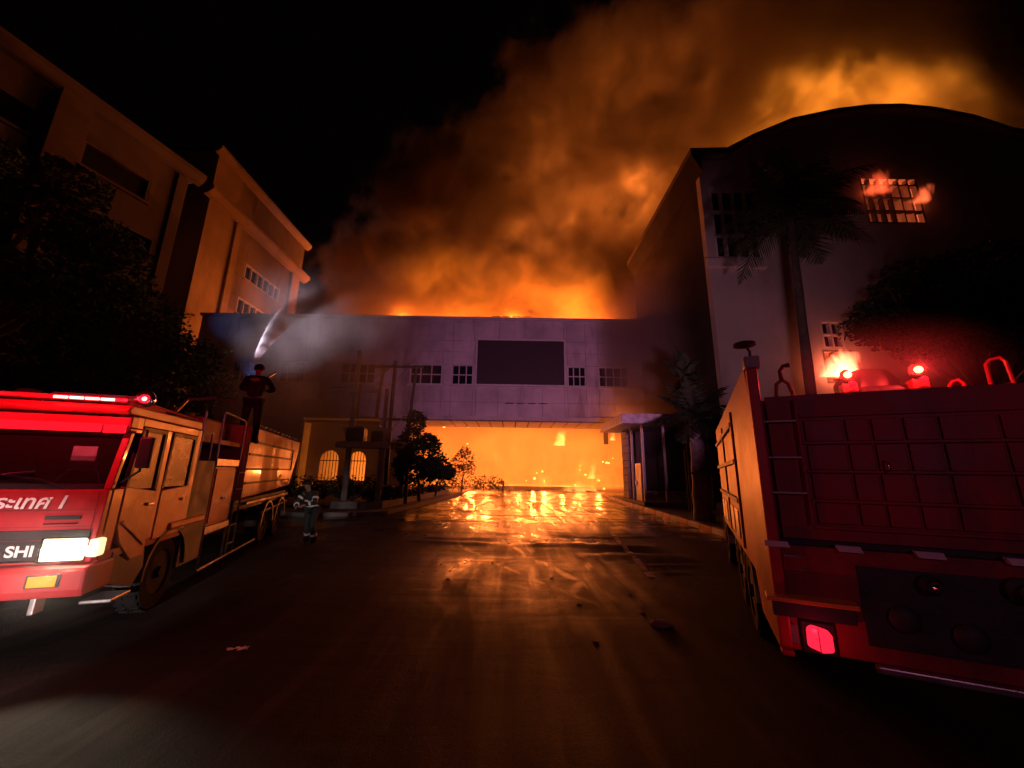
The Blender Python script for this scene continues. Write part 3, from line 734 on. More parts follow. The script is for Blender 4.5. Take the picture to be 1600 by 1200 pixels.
# roof lightbar and sirens
lb = P('lightbar', M['red'], (-2.1, .02, .05, .20, 2.742, 2.80), .015)
for k in range(4):
    MB().box(-.665 + k * .142, -.535 + k * .142, .038, .049, 2.752, 2.782).build('led_strip', M['led'], lb, .006)
    MB().box(-2.0 + k * .142, -1.87 + k * .142, .038, .049, 2.752, 2.782).build('led_strip', M['redlens'], lb, .006)
bk = MB().lathe([(.02, .0), (.075, .01), (.095, .04), (.095, .07), (.06, .075)], 20, rotx((.10, .26, 2.82), PI/2)).build('siren', M['redlens'], LT, smooth=True)
MB().lathe([(.098, -.005), (.108, .0), (.108, .03), (.098, .035)], 20, rotx((.10, .22, 2.82), PI/2)).build('siren_ring', M['chrome'], bk, smooth=True)
MB().lathe([(.02, 0), (.03, .012), (.01, .03)], 12, rotx((.10, .2, 2.82), PI/2)).build('lamp', M['led'], bk, smooth=True)
dm = MB().lathe([(.16, 0), (.15, .06), (.10, .12), (.02, .145)], 20, Matrix.Translation((-1.08, .35, 2.745))).build('dome_light', M['glass'], LT, smooth=True)
sp = MB().prism([(.35, 2.745), (1.3, 2.745), (1.35, 2.82), (.55, 2.90)], -1.0, -.15, 'x').build('roof_deflector', M['grey_panel'], LT, .02)
rr = MB().tube([(.03, .30, 2.80), (.03, .8, 2.78), (.03, 1.9, 2.76), (.03, 2.05, 2.62)], .016, 6).build('roof_rail', M['red'], LT, smooth=True)
# wheel housings
def arch(y, rad, name, m, z=.5):
    m_ = MB(); n_ = 12
    for i in range(n_):
        a0_, a1_ = PI * i / n_, PI * (i + 1) / n_
        m_.prism([(y + rad * math.cos(a0_), z + rad * math.sin(a0_)), (y + rad * math.cos(a1_), z + rad * math.sin(a1_)), (y + (rad + .05) * math.cos(a1_), z + (rad + .05) * math.sin(a1_)), (y + (rad + .05) * math.cos(a0_), z + (rad + .05) * math.sin(a0_))], -.32, .07, 'x')
    return m_.build(name, m, LT)
arch(1.72, .58, 'wheel_arch', M['chassis'])
wheel(LT, (-.14, 1.72, .5)); wheel(LT, (WT + .14, 1.72, .5), face=-1)
P('fender', M['yellow_tape'] if False else M['truck_side'], (-.2, .10, 1.55, 2.75, 1.09, 1.2), .03)
for y in (7.25, 8.75):
    wheel(LT, (-.16, y, .5)); wheel(LT, (WT + .16, y, .5), face=-1); arch(y, .57, 'mudguard', M['steel'])
# pump bay: grey board, locker, rails, ladder
P('bay_board', M['grey_panel'], (-.9, .03, 2.16, 2.98, .45, 2.12), .01)
P('bay_back', M['chassis'], (WT, -.9, 2.16, 4.5, .9, 2.1), .01)
lk = P('locker', M['truck_side'], (-.85, .03, 3.02, 4.12, .95, 2.02), .012)
MB().box(.031, .05, 3.07, 4.07, 1.0, 1.98).build('locker_door', M['truck_side'], lk, .01)
MB().box(.0, .055, 2.99, 4.2, 2.03, 2.17).build('locker_cap', M['steel'], lk, .01)
MB().box(.051, .075, 3.5, 3.66, 1.4, 1.44).build('handle', M['chrome'], lk, .005)
MB().box(-.6, .05, 2.99, 4.2, .82, .945).build('locker_sill', M['steel'], lk, .01)
rl = MB()
rl.tube([(.03, 3.0, .25), (.03, 3.0, .82)], .022, 6); rl.tube([(.03, 2.98, .22), (.03, 6.4, .22), (.03, 6.62, .85), (.03, 9.6, .95)], .025, 6)
rl.tube([(.03, 4.12, .22), (.03, 4.12, 2.0)], .02, 6)
rl.build('step_frame', M['steel'], LT, smooth=True)
g1_ = MB(); g1_.tube([(.03, 2.2, 2.10), (.03, 2.2, 2.95)], .022, 8); g1_.tube([(.03, 2.22, 2.6), (.03, 2.62, 2.6), (.03, 2.66, 2.12)], .02, 8); g1_.build('grab_rail', M['steel'], LT, smooth=True)
MB().tube([(.03, 3.0, 2.17), (.03, 3.0, 3.02), (.03, 3.06, 3.05), (.03, 4.2, 3.02), (.03, 4.28, 2.96), (.03, 4.28, 2.15)], .02, 8).build('grab_rail', M['steel'], LT, smooth=True)
ld = MB(); ld.tube([(.06, 4.24, .28), (.06, 4.24, 2.18)], .02, 6); ld.tube([(.06, 4.62, .28), (.06, 4.62, 2.6)], .02, 6)
ld.build('ladder', M['steel'], LT, smooth=True)
ldo = [o for o in LT.children if o.name.startswith('ladder')][0]
for z in (.45, .82, 1.2, 1.55, 1.9): MB().tube([(.06, 4.25, z), (.06, 4.61, z)], .016, 6).build('rung', M['steel'], ldo, smooth=True)
P('deck', M['red_dark'], (WT, -.1, 2.5, 6.4, 2.45, 2.55), .01)
P('pump_box', M['red_dark'], (-1.3, -.35, 3.1, 4.4, 2.553, 2.95), .03)
P('gear_box', M['navy'], (-.9, -.2, 2.3, 2.9, 2.12, 2.55), .03)
hz = MB(); hz.tube([(-.5, 2.6, 2.75), (-.6, 3.3, 3.0), (-1.0, 3.9, 3.02), (-.5, 4.5, 3.0), (-.35, 5.2, 3.1)], .045, 8); hz.build('hose', M['khaki'], LT, smooth=True)
MB().tube([(-.9, 3.3, 3.0), (-.8, 3.5, 3.32), (-.45, 3.7, 3.4), (-.1, 3.9, 3.38)], .03, 8).build('monitor_pipe', M['steel'], LT, smooth=True)
# water tank body with pressed ribs and an overhanging tail
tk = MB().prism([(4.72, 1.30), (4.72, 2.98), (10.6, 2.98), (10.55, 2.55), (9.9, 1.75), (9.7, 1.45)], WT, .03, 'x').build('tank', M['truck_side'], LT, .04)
for z in (2.62, 2.32, 1.98, 1.66):
    MB().box(.0305, .052, 4.85, 9.55 if z < 2.5 else 9.75, z - .025, z + .025).build('rib', M['chassis'], tk, .004)
MB().box(.0305, .05, 9.55, 9.62, 1.95, 2.645).build('rib', M['chassis'], tk, .004)
rp_ = MB()
for k in range(12):
    rp_.tube([(.0, 4.9 + k * .48, 2.985), (.0, 4.95 + k * .48, 3.05), (.0, 5.2 + k * .48, 3.05), (.0, 5.25 + k * .48, 2.985)], .018, 5)
rp_.build('roof_hand_hold', M['steel'], tk, smooth=True)
P('subframe', M['chassis'], (-.5, -.05, 4.7, 9.7, 1.05, 1.29), .01)
P('side_rail', M['steel'], (-.03, .05, 5.2, 9.6, 1.16, 1.22), .01)
for o in list(LT.children): pass
HLW = LT.matrix_basis.copy()
LTM = Matrix.Translation((-4.6, 4.5, 0)) @ Matrix.Rotation(R(18.4), 4, 'Z')
spot('headlamp_beam', LTM @ Vector((-.18, -.12, 1.12)), LTM @ Vector((1.0, -2.6, -.3)), 150, (1, .90, .68), 62, .7, .06)
for x in (-.6, -.25, -1.7):
    point('lightbar_light', LTM @ Vector((x, -.5, 2.86)), 32, (1, .03, .06), .0)
point('strobe_light', LTM @ Vector((-.2, .9, 3.15)), 30, (1, .02, .04), .0)

# ------------------------------------------------------------------ fire engine on the right, seen from behind
RS = 1.25
RO = (2.325, 3.625, 0)
RT = thing('fire_engine', 'dark red fire engine seen from behind at the right, one tail lamp lit', 'fire truck', RO, R(-25.3))
def Q(name, m, b, bevel=.012, parent=None, **k): return boxpart(name, m, parent or RT, b, bevel, **k)
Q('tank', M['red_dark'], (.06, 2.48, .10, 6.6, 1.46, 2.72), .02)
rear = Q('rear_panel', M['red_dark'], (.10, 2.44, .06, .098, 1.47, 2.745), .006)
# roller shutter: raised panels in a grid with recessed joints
zs_ = [1.60, 1.80, 2.05, 2.30, 2.52]; xs_ = [.36, .66, .84, 1.05, 1.27, 1.62, 1.98, 2.34]
for i in range(len(xs_) - 1):
    for j in range(len(zs_) - 1):
        Q('shutter_panel', M['red_dark'], (xs_[i] + .012, xs_[i+1] - .012, .035 + random.uniform(0, .006), .058, zs_[j] + .012, zs_[j+1] - .018), .006, rear)
for z in (2.545, 2.30, 2.05, 1.80, 1.58):
    MB().box(.34, 2.36, .03, .059, z - .012, z + .011).build('shutter_rib', M['red_dark'], rear, .003)
MB().tube([(.88, .02, 2.14), (.89, -.02, 2.12), (.89, -.02, 2.06), (.88, .02, 2.04)], .008, 6).build('shutter_handle', M['chrome'], rear, smooth=True)
rungs = MB().box(.04, .055, .0, .058, 1.6, 2.7).build('ladder', M['red_dark'], RT)
MB().box(.315, .33, .0, .058, 1.6, 2.7).build('ladder_rail', M['red_dark'], rungs)
for z in (2.50, 2.17, 1.86):
    MB().tube([(.06, -.005, z), (.31, -.005, z)], .009, 6).build('rung', M['white_stripe'], rungs, smooth=True)  # pale tape colour stands in for light glinting on the steel rungs
# left side board: taller than the tail, cut away over the wheels, pressed ribs
sd = MB().prism([(.0, .58), (.0, 2.72), (.22, 3.10), (6.7, 3.10), (6.7, .95), (1.25, .95), (1.0, .58)], -.03, .03, 'x').build('side_board', M['red_side'], RT, .015)
for z in (2.72, 2.20, 1.66):
    MB().prism([(2.1, z - .035), (2.1, z + .035), (6.6, z + .035), (6.6, z - .035)], -.075, -.0315, 'x').build('rib', M['chassis'], sd, .01)
MB().box(-.06, -.0315, 2.05, 2.2, 1.05, 2.9).build('stanchion', M['red_side'], sd, .01)
MB().box(-.06, -.0315, 4.2, 4.35, 1.05, 2.9).build('stanchion', M['red_side'], sd, .01)
for y in (2.6, 3.4, 5.0, 5.8):
    MB().box(-.05, -.0315, y, y + .55, 1.1, 1.5).build('locker_lid', M['steel'], sd, .015)
Q('corner_post', M['red'], (-.035, .055, -.05, .07, .62, 3.02), .015)
lm = Q('work_lamp', M['boxgrey'], (-.05, .09, -.06, .08, 3.022, 3.14), .02)
MB().tube([(.02, .01, 3.14), (.02, .01, 3.2), (.0, .0, 3.24)], .012, 6).build('lamp_bracket', M['black'], lm)
MB().lathe([(.02, 0), (.10, .02), (.10, .045), (.03, .07)], 14, Matrix.Translation((-.02, 0, 3.24))).build('lamp_hood', M['black'], lm, smooth=True)
# lower tail
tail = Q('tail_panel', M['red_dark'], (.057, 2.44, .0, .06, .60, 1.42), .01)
Q('tail_return', M['red_dark'], (-.03, .056, -.052, .058, .56, .60), .008)
Q('dark_slot', M['black'], (.057, 2.44, .03, .098, 1.425, 1.468), 0)
for k in range(6):
    x = -.08 + k * .49
    MB().prism([(x + (.03 if k else .02), 1.452), (x + .19, 1.452), (x + .205, 1.405), (x + (.05 if k else .02), 1.405)], -.056, -.0525 if k == 0 else -.005, 'y').build('reflective_tape', M['white_stripe'], RT)
pl = Q('label_plate', M['red_dark'], (.0 + .065, .24, -.012, -.001, 1.22, 1.35), .004)
MB().box(.075, .20, -.016, -.0125, 1.325, 1.34).build('plate_trim', M['steel'], pl); MB().box(.17, .235, -.016, -.0125, 1.225, 1.235).build('plate_trim', M['steel'], pl)
MB().prism([(-.11, .98), (-.11, 1.015), (.0, 1.03), (.0, .99)], -.10, .52, 'x').build('rear_step', M['yellow_tape'], RT, .006)
Q('step_shadow_box', M['chassis'], (-.06, .50, -.06, -.002, .86, .975), .006)
tl = Q('tail_lamp_housing', M['black'], (.12, .36, -.03, -.002, .60, .84), .03)
MB().prism([(.15, .66), (.155, .80), (.19, .825), (.30, .80), (.325, .76), (.325, .64), (.25, .625)], -.075, -.031, 'y').build('tail_lamp', M['tail'], tl, .02)
MB().box(.228, .234, -.08, -.0765, .63, .81).build('lens_joint', M['red_dark'], tl)
MB().box(-.01, .10, -.045, -.03, .66, .80).build('lamp_lens', M['grey_panel'], tl, .02)
point('tail_light', Matrix.Translation(RO) @ Matrix.Rotation(R(-25.3), 4, 'Z') @ Vector((.24, -.25, .74)), 1.0, (1, .02, .05), 0)
pb = Q('pump_bay', M['chassis'], (.56, 2.3, -.012, -.001, .72, 1.30), .01)
for (x, z, r_) in ((.98, 1.215, .06), (1.46, 1.235, .075), (1.9, 1.2, .06)):
    v = MB().lathe([(r_, 0), (r_ * 1.2, .02), (r_ * 1.2, .05), (r_ * .7, .07), (r_ * .7, .12), (r_ * .3, .13)], 14, rotx((x, -.013, z), PI/2)).build('valve', M['black'], pb, smooth=True)
    MB().lathe([(.02, 0), (.03, .01), (.012, .03)], 10, rotx((x, -.145, z), PI/2)).build('valve_cap', M['chrome'], v, smooth=True)
for (x, z) in ((.8, .95), (1.15, .88), (1.55, .93)):
    MB().lathe([(.09, 0), (.10, .03), (.07, .06), (.03, .07)], 14, rotx((x, -.013, z), PI/2)).build('hose_coupling', M['chassis'], pb, smooth=True)
Q('tail_bumper', M['steel'], (.57, 2.4, -.09, -.02, .56, .61), .01)
Q('tail_frame', M['chassis'], (.3, 2.2, .1, 6.4, .55, 1.44), .02)
for y in (2.25, 3.6, 6.9):
    wheel(RT, (.13, y, .5), face=-1); wheel(RT, (2.33, y, .5))
    m_ = MB()
    for i in range(10):
        a0_, a1_ = PI * i / 10, PI * (i + 1) / 10
        m_.prism([(y + .57 * math.cos(a0_), .5 + .55 * math.sin(a0_)), (y + .57 * math.cos(a1_), .5 + .55 * math.sin(a1_)), (y + .6 * math.cos(a1_), .5 + .58 * math.sin(a1_)), (y + .6 * math.cos(a0_), .5 + .58 * math.sin(a0_))], -.02, .3, 'x')
    m_.build('mudguard', M['steel'], RT)
# cab in front
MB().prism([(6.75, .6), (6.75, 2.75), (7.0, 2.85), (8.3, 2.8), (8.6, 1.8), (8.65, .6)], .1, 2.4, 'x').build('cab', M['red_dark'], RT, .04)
# things on the roof
con = Q('roof_console', M['black'], (1.08, 1.72, 1.35, 2.0, 2.723, 3.03), .05)
MB().lathe([(.30, 0), (.30, .10), (.22, .22), (.05, .27)], 20, Matrix.Translation((1.40, 1.7, 3.03))).build('monitor_cover', M['black'], con, smooth=True)
for x in (1.10, 1.70):
    b_ = MB().lathe([(.05, 0), (.06, .015), (.045, .05), (.045, .06)], 14, Matrix.Translation((x, 1.26, 3.08))).build('beacon_base', M['black'], con, smooth=True)
    MB().lathe([(.05, -.03), (.056, .02), (.048, .06), (.02, .085)], 18, Matrix.Translation((x, 1.26, 3.13))).build('beacon', M['beacon'], b_, smooth=True)
    MB().lathe([(.01, 0), (.036, .006), (.036, .02), (.012, .035)], 14, rotx((x, 1.26 - .053, 3.145), PI/2)).build('bulb', M['bulb'], b_, smooth=True)
    MB().box(x - .05, x + .09, 1.25, 1.4, 2.95, 3.06).build('beacon_bracket', M['red'], con, .01)
    MB().lathe([(.02, 0), (.035, .01), (.035, .03), (.01, .04)], 12, rotx((x + .02, 1.2, 3.03), PI/2)).build('reflector', M['redlens'], con, smooth=True)
RTM = Matrix.Translation(RO) @ Matrix.Rotation(R(-25.3), 4, 'Z')
for x in (1.10, 1.70):
    point('beacon_light', RTM @ Vector((x, 1.13, 3.15)), 30, (1, .03, .03), 0.0)
for (x, w, zt_, tl_) in ((2.02, .10, 3.05, 0), (2.34, .13, 3.26, 1)):
    MB().tube([(x, 1.45, 2.72), (x, 1.45, zt_ - .06), (x + .03, 1.44, zt_ - .015), (x + w - .03, 1.42, zt_), (x + w, 1.41, zt_ - .05), (x + w + (.03 if tl_ else 0), 1.4, 2.72 - (.0 if not tl_ else .0))], .018, 8).build('ladder_hoop', M['red'], RT, smooth=True)
tb = MB(); tb.tube([(1.98, 1.5, 2.85), (2.6, 1.42, 3.02)], .01, 6); tb.tube([(2.3, 1.6, 2.80), (2.9, 1.5, 3.0)], .01, 6); tb.build('roof_rail', M['steel'], RT, smooth=True)
for i in range(5):
    MB().tube([(1.25 + i*.05, 1.1, 2.73), (1.28 + i * .05, 1.15, 2.86 + .03 * (i % 2))], .008, 5).build('antenna' if i == 0 else 'bracket', M['steel'], RT)

# ------------------------------------------------------------------ people
def skinned(name, joints, edges, radii, m, parent=None, sub=2, root=0):
    me = bpy.data.meshes.new(name); me.from_pydata([tuple(j) for j in joints], edges, []); me.update()
    o = bpy.data.objects.new(name, me); C.objects.link(o)
    o.modifiers.new('skin', 'SKIN')
    if not me.skin_vertices: 
        bm = bmesh.new(); bm.from_mesh(me); bm.verts.layers.skin.verify(); bm.to_mesh(me); bm.free()
    for i, sv in enumerate(me.skin_vertices[0].data):
        r_ = radii[i]; sv.radius = r_ if isinstance(r_, tuple) else (r_, r_); sv.use_root = (i == root)
    s_ = o.modifiers.new('sub', 'SUBSURF'); s_.levels = sub; s_.render_levels = sub
    dg = bpy.context.evaluated_depsgraph_get(); dg.update()
    nm = bpy.data.meshes.new_from_object(o.evaluated_get(dg)); bpy.data.objects.remove(o)
    nm.materials.clear(); nm.materials.append(m)
    for p in nm.polygons: p.use_smooth = True
    q = bpy.data.objects.new(name, nm); link(q, parent); return q
def person(label, loc, rz, pose, top_m, leg_m, head='hair', s=1.0, bands=False):
    """pose: dict of joints (m), facing local +y; pelvis at (0,0,.95)"""
    J = {'pel': (0, 0, .95), 'sp': (0, .0, 1.12), 'ch': (0, .0, 1.32), 'nk': (0, .01, 1.48), 'hd0': (0, .02, 1.56), 'hd1': (0, .03, 1.66), 'hd2': (0, .01, 1.74)}
    for sd_, k in ((-1, 'l'), (1, 'r')):
        J.update({'sh' + k: (sd_ * .19, 0, 1.42), 'el' + k: (sd_ * .26, 0, 1.14), 'wr' + k: (sd_ * .27, .08, .90), 'ha' + k: (sd_ * .27, .11, .82),
                  'hp' + k: (sd_ * .10, 0, .90), 'kn' + k: (sd_ * .12, .02, .50), 'an' + k: (sd_ * .13, -.01, .09), 'to' + k: (sd_ * .14, .15, .04)})
    J.update(pose)
    t = thing('person', label, 'person', loc, rz); t.scale = (s, s, s)
    def sk(name, names, eds, rad, m, root=0, sub=2):
        return skinned(name, [J[n_] for n_ in names], [(names.index(a), names.index(b)) for a, b in eds], [rad[n_] for n_ in names], m, t, sub, root)
    names = ['pel', 'sp', 'ch', 'nk', 'hd0', 'hd1', 'hd2'] + [a + k for k in 'lr' for a in ('sh', 'el', 'wr', 'ha', 'hp', 'kn', 'an', 'to')]
    eds = [('pel', 'sp'), ('sp', 'ch'), ('ch', 'nk'), ('nk', 'hd0'), ('hd0', 'hd1'), ('hd1', 'hd2')]
    for k in 'lr': eds += [('ch', 'sh' + k), ('sh' + k, 'el' + k), ('el' + k, 'wr' + k), ('wr' + k, 'ha' + k), ('pel', 'hp' + k), ('hp' + k, 'kn' + k), ('kn' + k, 'an' + k), ('an' + k, 'to' + k)]
    rad = {'pel': (.13, .10), 'sp': (.12, .09), 'ch': (.15, .10), 'nk': .052, 'hd0': .06, 'hd1': (.078, .095), 'hd2': (.06, .075)}
    for k in 'lr': rad.update({'sh' + k: .055, 'el' + k: .042, 'wr' + k: .028, 'ha' + k: (.036, .02), 'hp' + k: .085, 'kn' + k: .058, 'an' + k: .04, 'to' + k: .035})
    body = sk('body', names, eds, rad, M['skin'])
    # jacket with sleeves, trousers, boots: shells a little bigger than the body
    jr = dict(rad); jr.update({'pel': (.165, .13), 'sp': (.155, .125), 'ch': (.175, .125), 'nk': .06})
    for k in 'lr': jr.update({'sh' + k: .075, 'el' + k: .058, 'wr' + k: .048})
    jn = ['pel', 'sp', 'ch', 'nk'] + [a + k for k in 'lr' for a in ('sh', 'el', 'wr')]
    je = [('pel', 'sp'), ('sp', 'ch'), ('ch', 'nk')]
    for k in 'lr': je += [('ch', 'sh' + k), ('sh' + k, 'el' + k), ('el' + k, 'wr' + k)]
    jk = sk('jacket', jn, je, jr, top_m)
    tr = dict(rad); tr['pel'] = (.15, .12)
    for k in 'lr': tr.update({'hp' + k: .11, 'kn' + k: .082, 'an' + k: .07})
    tn = ['pel'] + [a + k for k in 'lr' for a in ('hp', 'kn', 'an')]
    te = []
    for k in 'lr': te += [('pel', 'hp' + k), ('hp' + k, 'kn' + k), ('kn' + k, 'an' + k)]
    sk('trousers', tn, te, tr, leg_m)
    for k in 'lr':
        a, b = Vector(J['an' + k]), Vector(J['to' + k]); hl_ = a + (a - b) * .35; hl_.z = b.z
        bo = skinned('boot', [a + Vector((0, 0, .12)), a, hl_ + Vector((0, 0, .02)), b], [(0, 1), (1, 2), (1, 3)], [.062, .062, .05, (.05, .045)], M['rubber'], t, 2, 1)
        # hand: five short fingers out of the palm, slightly curled
        w, h = Vector(J['wr' + k]), Vector(J['ha' + k]); dr = (h - w).normalized()
        side = dr.cross(Vector((0, 1, 0.2))).normalized(); curl = side.cross(dr).normalized()
        for f in range(4):
            base = h + side * (-.027 + .018 * f); ln = (.062, .07, .066, .052)[f]
            p1 = base + dr * ln * .55 + curl * .008; p2 = p1 + (dr * .5 + curl * .8).normalized() * ln * .5
            skinned('finger', [base, p1, p2], [(0, 1), (1, 2)], [.0095, .009, .0075], M['skin'], body, 1)
        p1 = h + side * -.045 - dr * .02 + curl * .012; p2 = p1 + (dr + curl).normalized() * .035
        skinned('thumb', [h - dr * .03 + side * -.02, p1, p2], [(0, 1), (1, 2)], [.011, .010, .008], M['skin'], body, 1)
    hd = Vector(J['hd1']); up = (Vector(J['hd2']) - Vector(J['hd0'])).normalized()
    q = up.to_track_quat('Z', 'Y').to_matrix().to_4x4()
    HM = Matrix.Translation(hd) @ Matrix.Rotation(0, 4, 'Z')
    fc = MB(); fc.add([(-.014, .10, -.03), (.014, .10, -.03), (0, .122, -.028), (0, .098, .015)], [(0, 1, 2), (0, 2, 3), (2, 1, 3)], HM)
    fc.build('nose', M['skin'], body)
    for sx_ in (-1, 1):
        MB().lathe([(.012, 0), (.03, .006), (.026, .016)], 10, HM @ Matrix.Translation((sx_ * .075, .0, -.012)) @ Matrix.Rotation(sx_ * PI/2, 4, 'Y')).build('ear', M['skin'], body, smooth=True)
        MB().lathe([(.002, 0), (.011, .003), (.004, .009)], 10, HM @ Matrix.Translation((sx_ * .032, .088, .008)) @ Matrix.Rotation(-PI/2, 4, 'X')).build('eye', M['white'], body, smooth=True)
    MB().box(-.024, .024, .093, .099, -.062, -.054, HM).build('mouth', M['kerb_red'], body)
    if head == 'hair':
        MB().lathe([(.099, -.035), (.106, .0), (.102, .04), (.078, .082), (.03, .106), (.005, .11)], 18, HM @ Matrix.Translation((0, -.014, .01)) @ Matrix.Rotation(R(14), 4, 'X')).build('hair', M['hair'], t, smooth=True)
    else:
        hm = MB().lathe([(.15, -.005), (.158, .0), (.122, .025), (.118, .07), (.09, .12), (.03, .145), (.005, .148)], 22, HM @ Matrix.Translation((0, -.01, .015)) @ Matrix.Rotation(R(8), 4, 'X')).build('helmet', head, t, smooth=True)
        MB().box(-.012, .012, -.12, .12, .10, .165, HM).build('helmet_ridge', head, hm, .01)
    if bands:
        def band(a, b, f, r_, wd=.05, m=M['band']):
            a, b = Vector(J[a]), Vector(J[b]); c = a.lerp(b, f); d_ = (b - a).normalized() * wd / 2
            MB().tube([c - d_, c + d_], r_, 16, True).build('reflective_band', m, t, smooth=True)
        for k in 'lr':
            band('kn' + k, 'an' + k, .62, .088); band('el' + k, 'wr' + k, .55, .068); band('sh' + k, 'el' + k, .55, .078)
        for f, nm_, n2 in ((.25, 'sp', 'ch'), (.35, 'pel', 'sp')):
            a, b = Vector(J[nm_]), Vector(J[n2]); c = a.lerp(b, f)
            bb = MB().lathe([(1.0, -.022), (1.0, .022)], 20, Matrix.Translation(c) @ Matrix.Diagonal((.182, .142, 1, 1))).build('reflective_band', M['band'], t, smooth=True)
    return t
# man on the tank, back to us, aiming the jet up and away
fp = LTM @ Vector((-.28, 5.0, 2.99))
fpp = aty(392, 655, fp.y)
person('man in dark uniform standing on the left fire engine, aiming the water jet', (fpp.x, fp.y, 2.56), R(14),
       {'shl': (-.20, .0, 1.42), 'ell': (-.33, .12, 1.22), 'wrl': (-.30, .33, 1.24), 'hal': (-.27, .41, 1.26),
        'shr': (.20, .0, 1.42), 'elr': (.34, .06, 1.20), 'wrr': (.14, .30, 1.22), 'har': (.05, .36, 1.24), 'hd0': (0, .02, 1.56)}, M['navy'], M['navy'], s=1.1)
mon = thing('water_monitor', 'steel water cannon on the fire engine roof in front of the man', 'water cannon', (fpp.x - .3, fp.y + .25, 2.56))
MB().lathe([(.16, 0), (.16, .04), (.06, .06), (.06, .9), (.09, .95), (.09, 1.05), (.04, 1.08)], 14).build('pedestal', M['steel'], mon, smooth=True)
MB().tube([(0, 0, 1.0), (0, .1, 1.3), (-.02, .3, 1.6), (.03, .8, 2.0)], [.06, .055, .05, .035], 10).build('barrel', M['steel'], mon, smooth=True)
MB().tube([(0, 0, 1.2), (.1, -.25, 1.28), (.28, -.22, 1.3)], .018, 6).build('handle', M['black'], mon, smooth=True)
# firefighter standing behind the truck, half bent
ffp = atz(481, 850)
person('firefighter in black gear with white reflective bands, stooping beside the left fire engine rear wheels', (ffp.x, ffp.y, .0), R(165),
       {'sp': (.02, .04, 1.10), 'ch': (.03, .12, 1.28), 'nk': (.03, .18, 1.40), 'hd0': (.03, .22, 1.47), 'hd1': (.03, .26, 1.56), 'hd2': (.03, .26, 1.64),
        'shl': (-.16, .12, 1.36), 'ell': (-.25, .22, 1.12), 'wrl': (-.10, .42, 1.05), 'hal': (-.04, .48, 1.03),
        'shr': (.22, .12, 1.36), 'elr': (.30, .26, 1.12), 'wrr': (.14, .44, 1.0), 'har': (.08, .5, .98),
        'hpl': (-.11, 0, .90), 'knl': (-.16, .12, .50), 'anl': (-.17, -.02, .10), 'tol': (-.19, .14, .04),
        'knr': (.15, -.02, .50), 'anr': (.20, -.20, .10), 'tor': (.24, -.05, .04)}, M['turnout'], M['turnout'], head=M['chassis'], bands=True)
# gooseneck water cannon on the roof of the right-hand engine
def rt_at(px, py, yo):
    n = RTM.to_3x3() @ Vector((0, 1, 0)); o = RTM @ Vector((0, yo, 0)); c = Vector((0, 0, CAM_H)); d = ray(px, py)
    return RTM.inverted() @ (c + d * ((o - c).dot(n) / d.dot(n)))
ga = rt_at(1226, 612, 1.0); gx = ga.x
gn = MB().lathe([(.07, 0), (.07, .03), (.035, .05), (.035, .12)], 12, Matrix.Translation((gx, 1.0, 2.72))).build('water_cannon', M['steel'], RT, smooth=True)
MB().tube([(gx - .055, 1.0, 2.80), (gx - .085, 1.0, 2.92), (gx - .07, 1.0, 3.05), (gx - .01, 1.0, 3.10)], .020, 8).build('swivel_pipe', M['khaki'], gn, smooth=True)
MB().tube([(gx + .055, 1.0, 2.80), (gx + .075, 1.0, 2.92), (gx + .045, 1.0, 3.05), (gx - .01, 1.0, 3.10)], .020, 8).build('swivel_pipe', M['khaki'], gn, smooth=True)
MB().tube([(gx - .01, 1.0, 3.08), (gx - .02, 1.0, 3.20), (gx + .02, 1.0, 3.26), (gx + .08, 1.0, 3.27)], [.024, .022, .024, .030], 8).build('barrel', M['black'], gn, smooth=True)
MB().tube([(gx + .03, .96, 2.84), (gx + .07, .95, 2.95)], .009, 6).build('handle', M['chrome'], gn, smooth=True)

# ------------------------------------------------------------------ poles and transformer platform on the left island
def pole(name, label, x, y, z1, r0=.15, r1=.10, lean=(0, 0), group=None, m='concrete'):
    t = thing(name, label, 'pole', (x, y, .1), 0, group)
    MB().tube([(0, 0, 0), (lean[0] * .5, lean[1] * .5, z1 * .5), (lean[0], lean[1], z1)], [r0, (r0 + r1) / 2, r1], 10).build('shaft', M[m], t, smooth=True)
    return t
PY = 21.0
a0 = aty(536, 790, PY); a1 = aty(556, 548, PY); b0 = aty(590, 778, PY)
pl1 = pole('utility_pole', 'pale concrete utility pole carrying the left end of the transformer platform', a0.x, PY, a1.z - .1, .17, .12)
pl2 = pole('utility_pole', 'grey concrete utility pole carrying the right end of the transformer platform', b0.x, PY, aty(595, 610, PY).z, .15, .11)
for o, h in ((pl1, 4.15), (pl2, 4.15)):
    MB().prism([(-.42, h), (.42, h), (.16, h - .7), (-.16, h - .7)], -.18, .18, 'y').build('capital', M['concrete'], o, .02)
zpf = aty(560, 690, PY).z
pf = thing('transformer_platform', 'concrete platform between two poles holding dark transformers', 'platform', ((a0.x + b0.x) / 2, PY, zpf - .1))
hw = (b0.x - a0.x) / 2 + .55
boxpart('beam', M['concrete'], pf, (-hw, hw, -.55, -.25, -.25, 0), .02); boxpart('beam', M['concrete'], pf, (-hw, hw, .25, .55, -.25, 0), .02)
for i in range(5): boxpart('plank', M['concrete'], pf, (-hw + .1 + i * .7, -hw + .72 + i * .7, -.6, .6, .005, .08), .01)
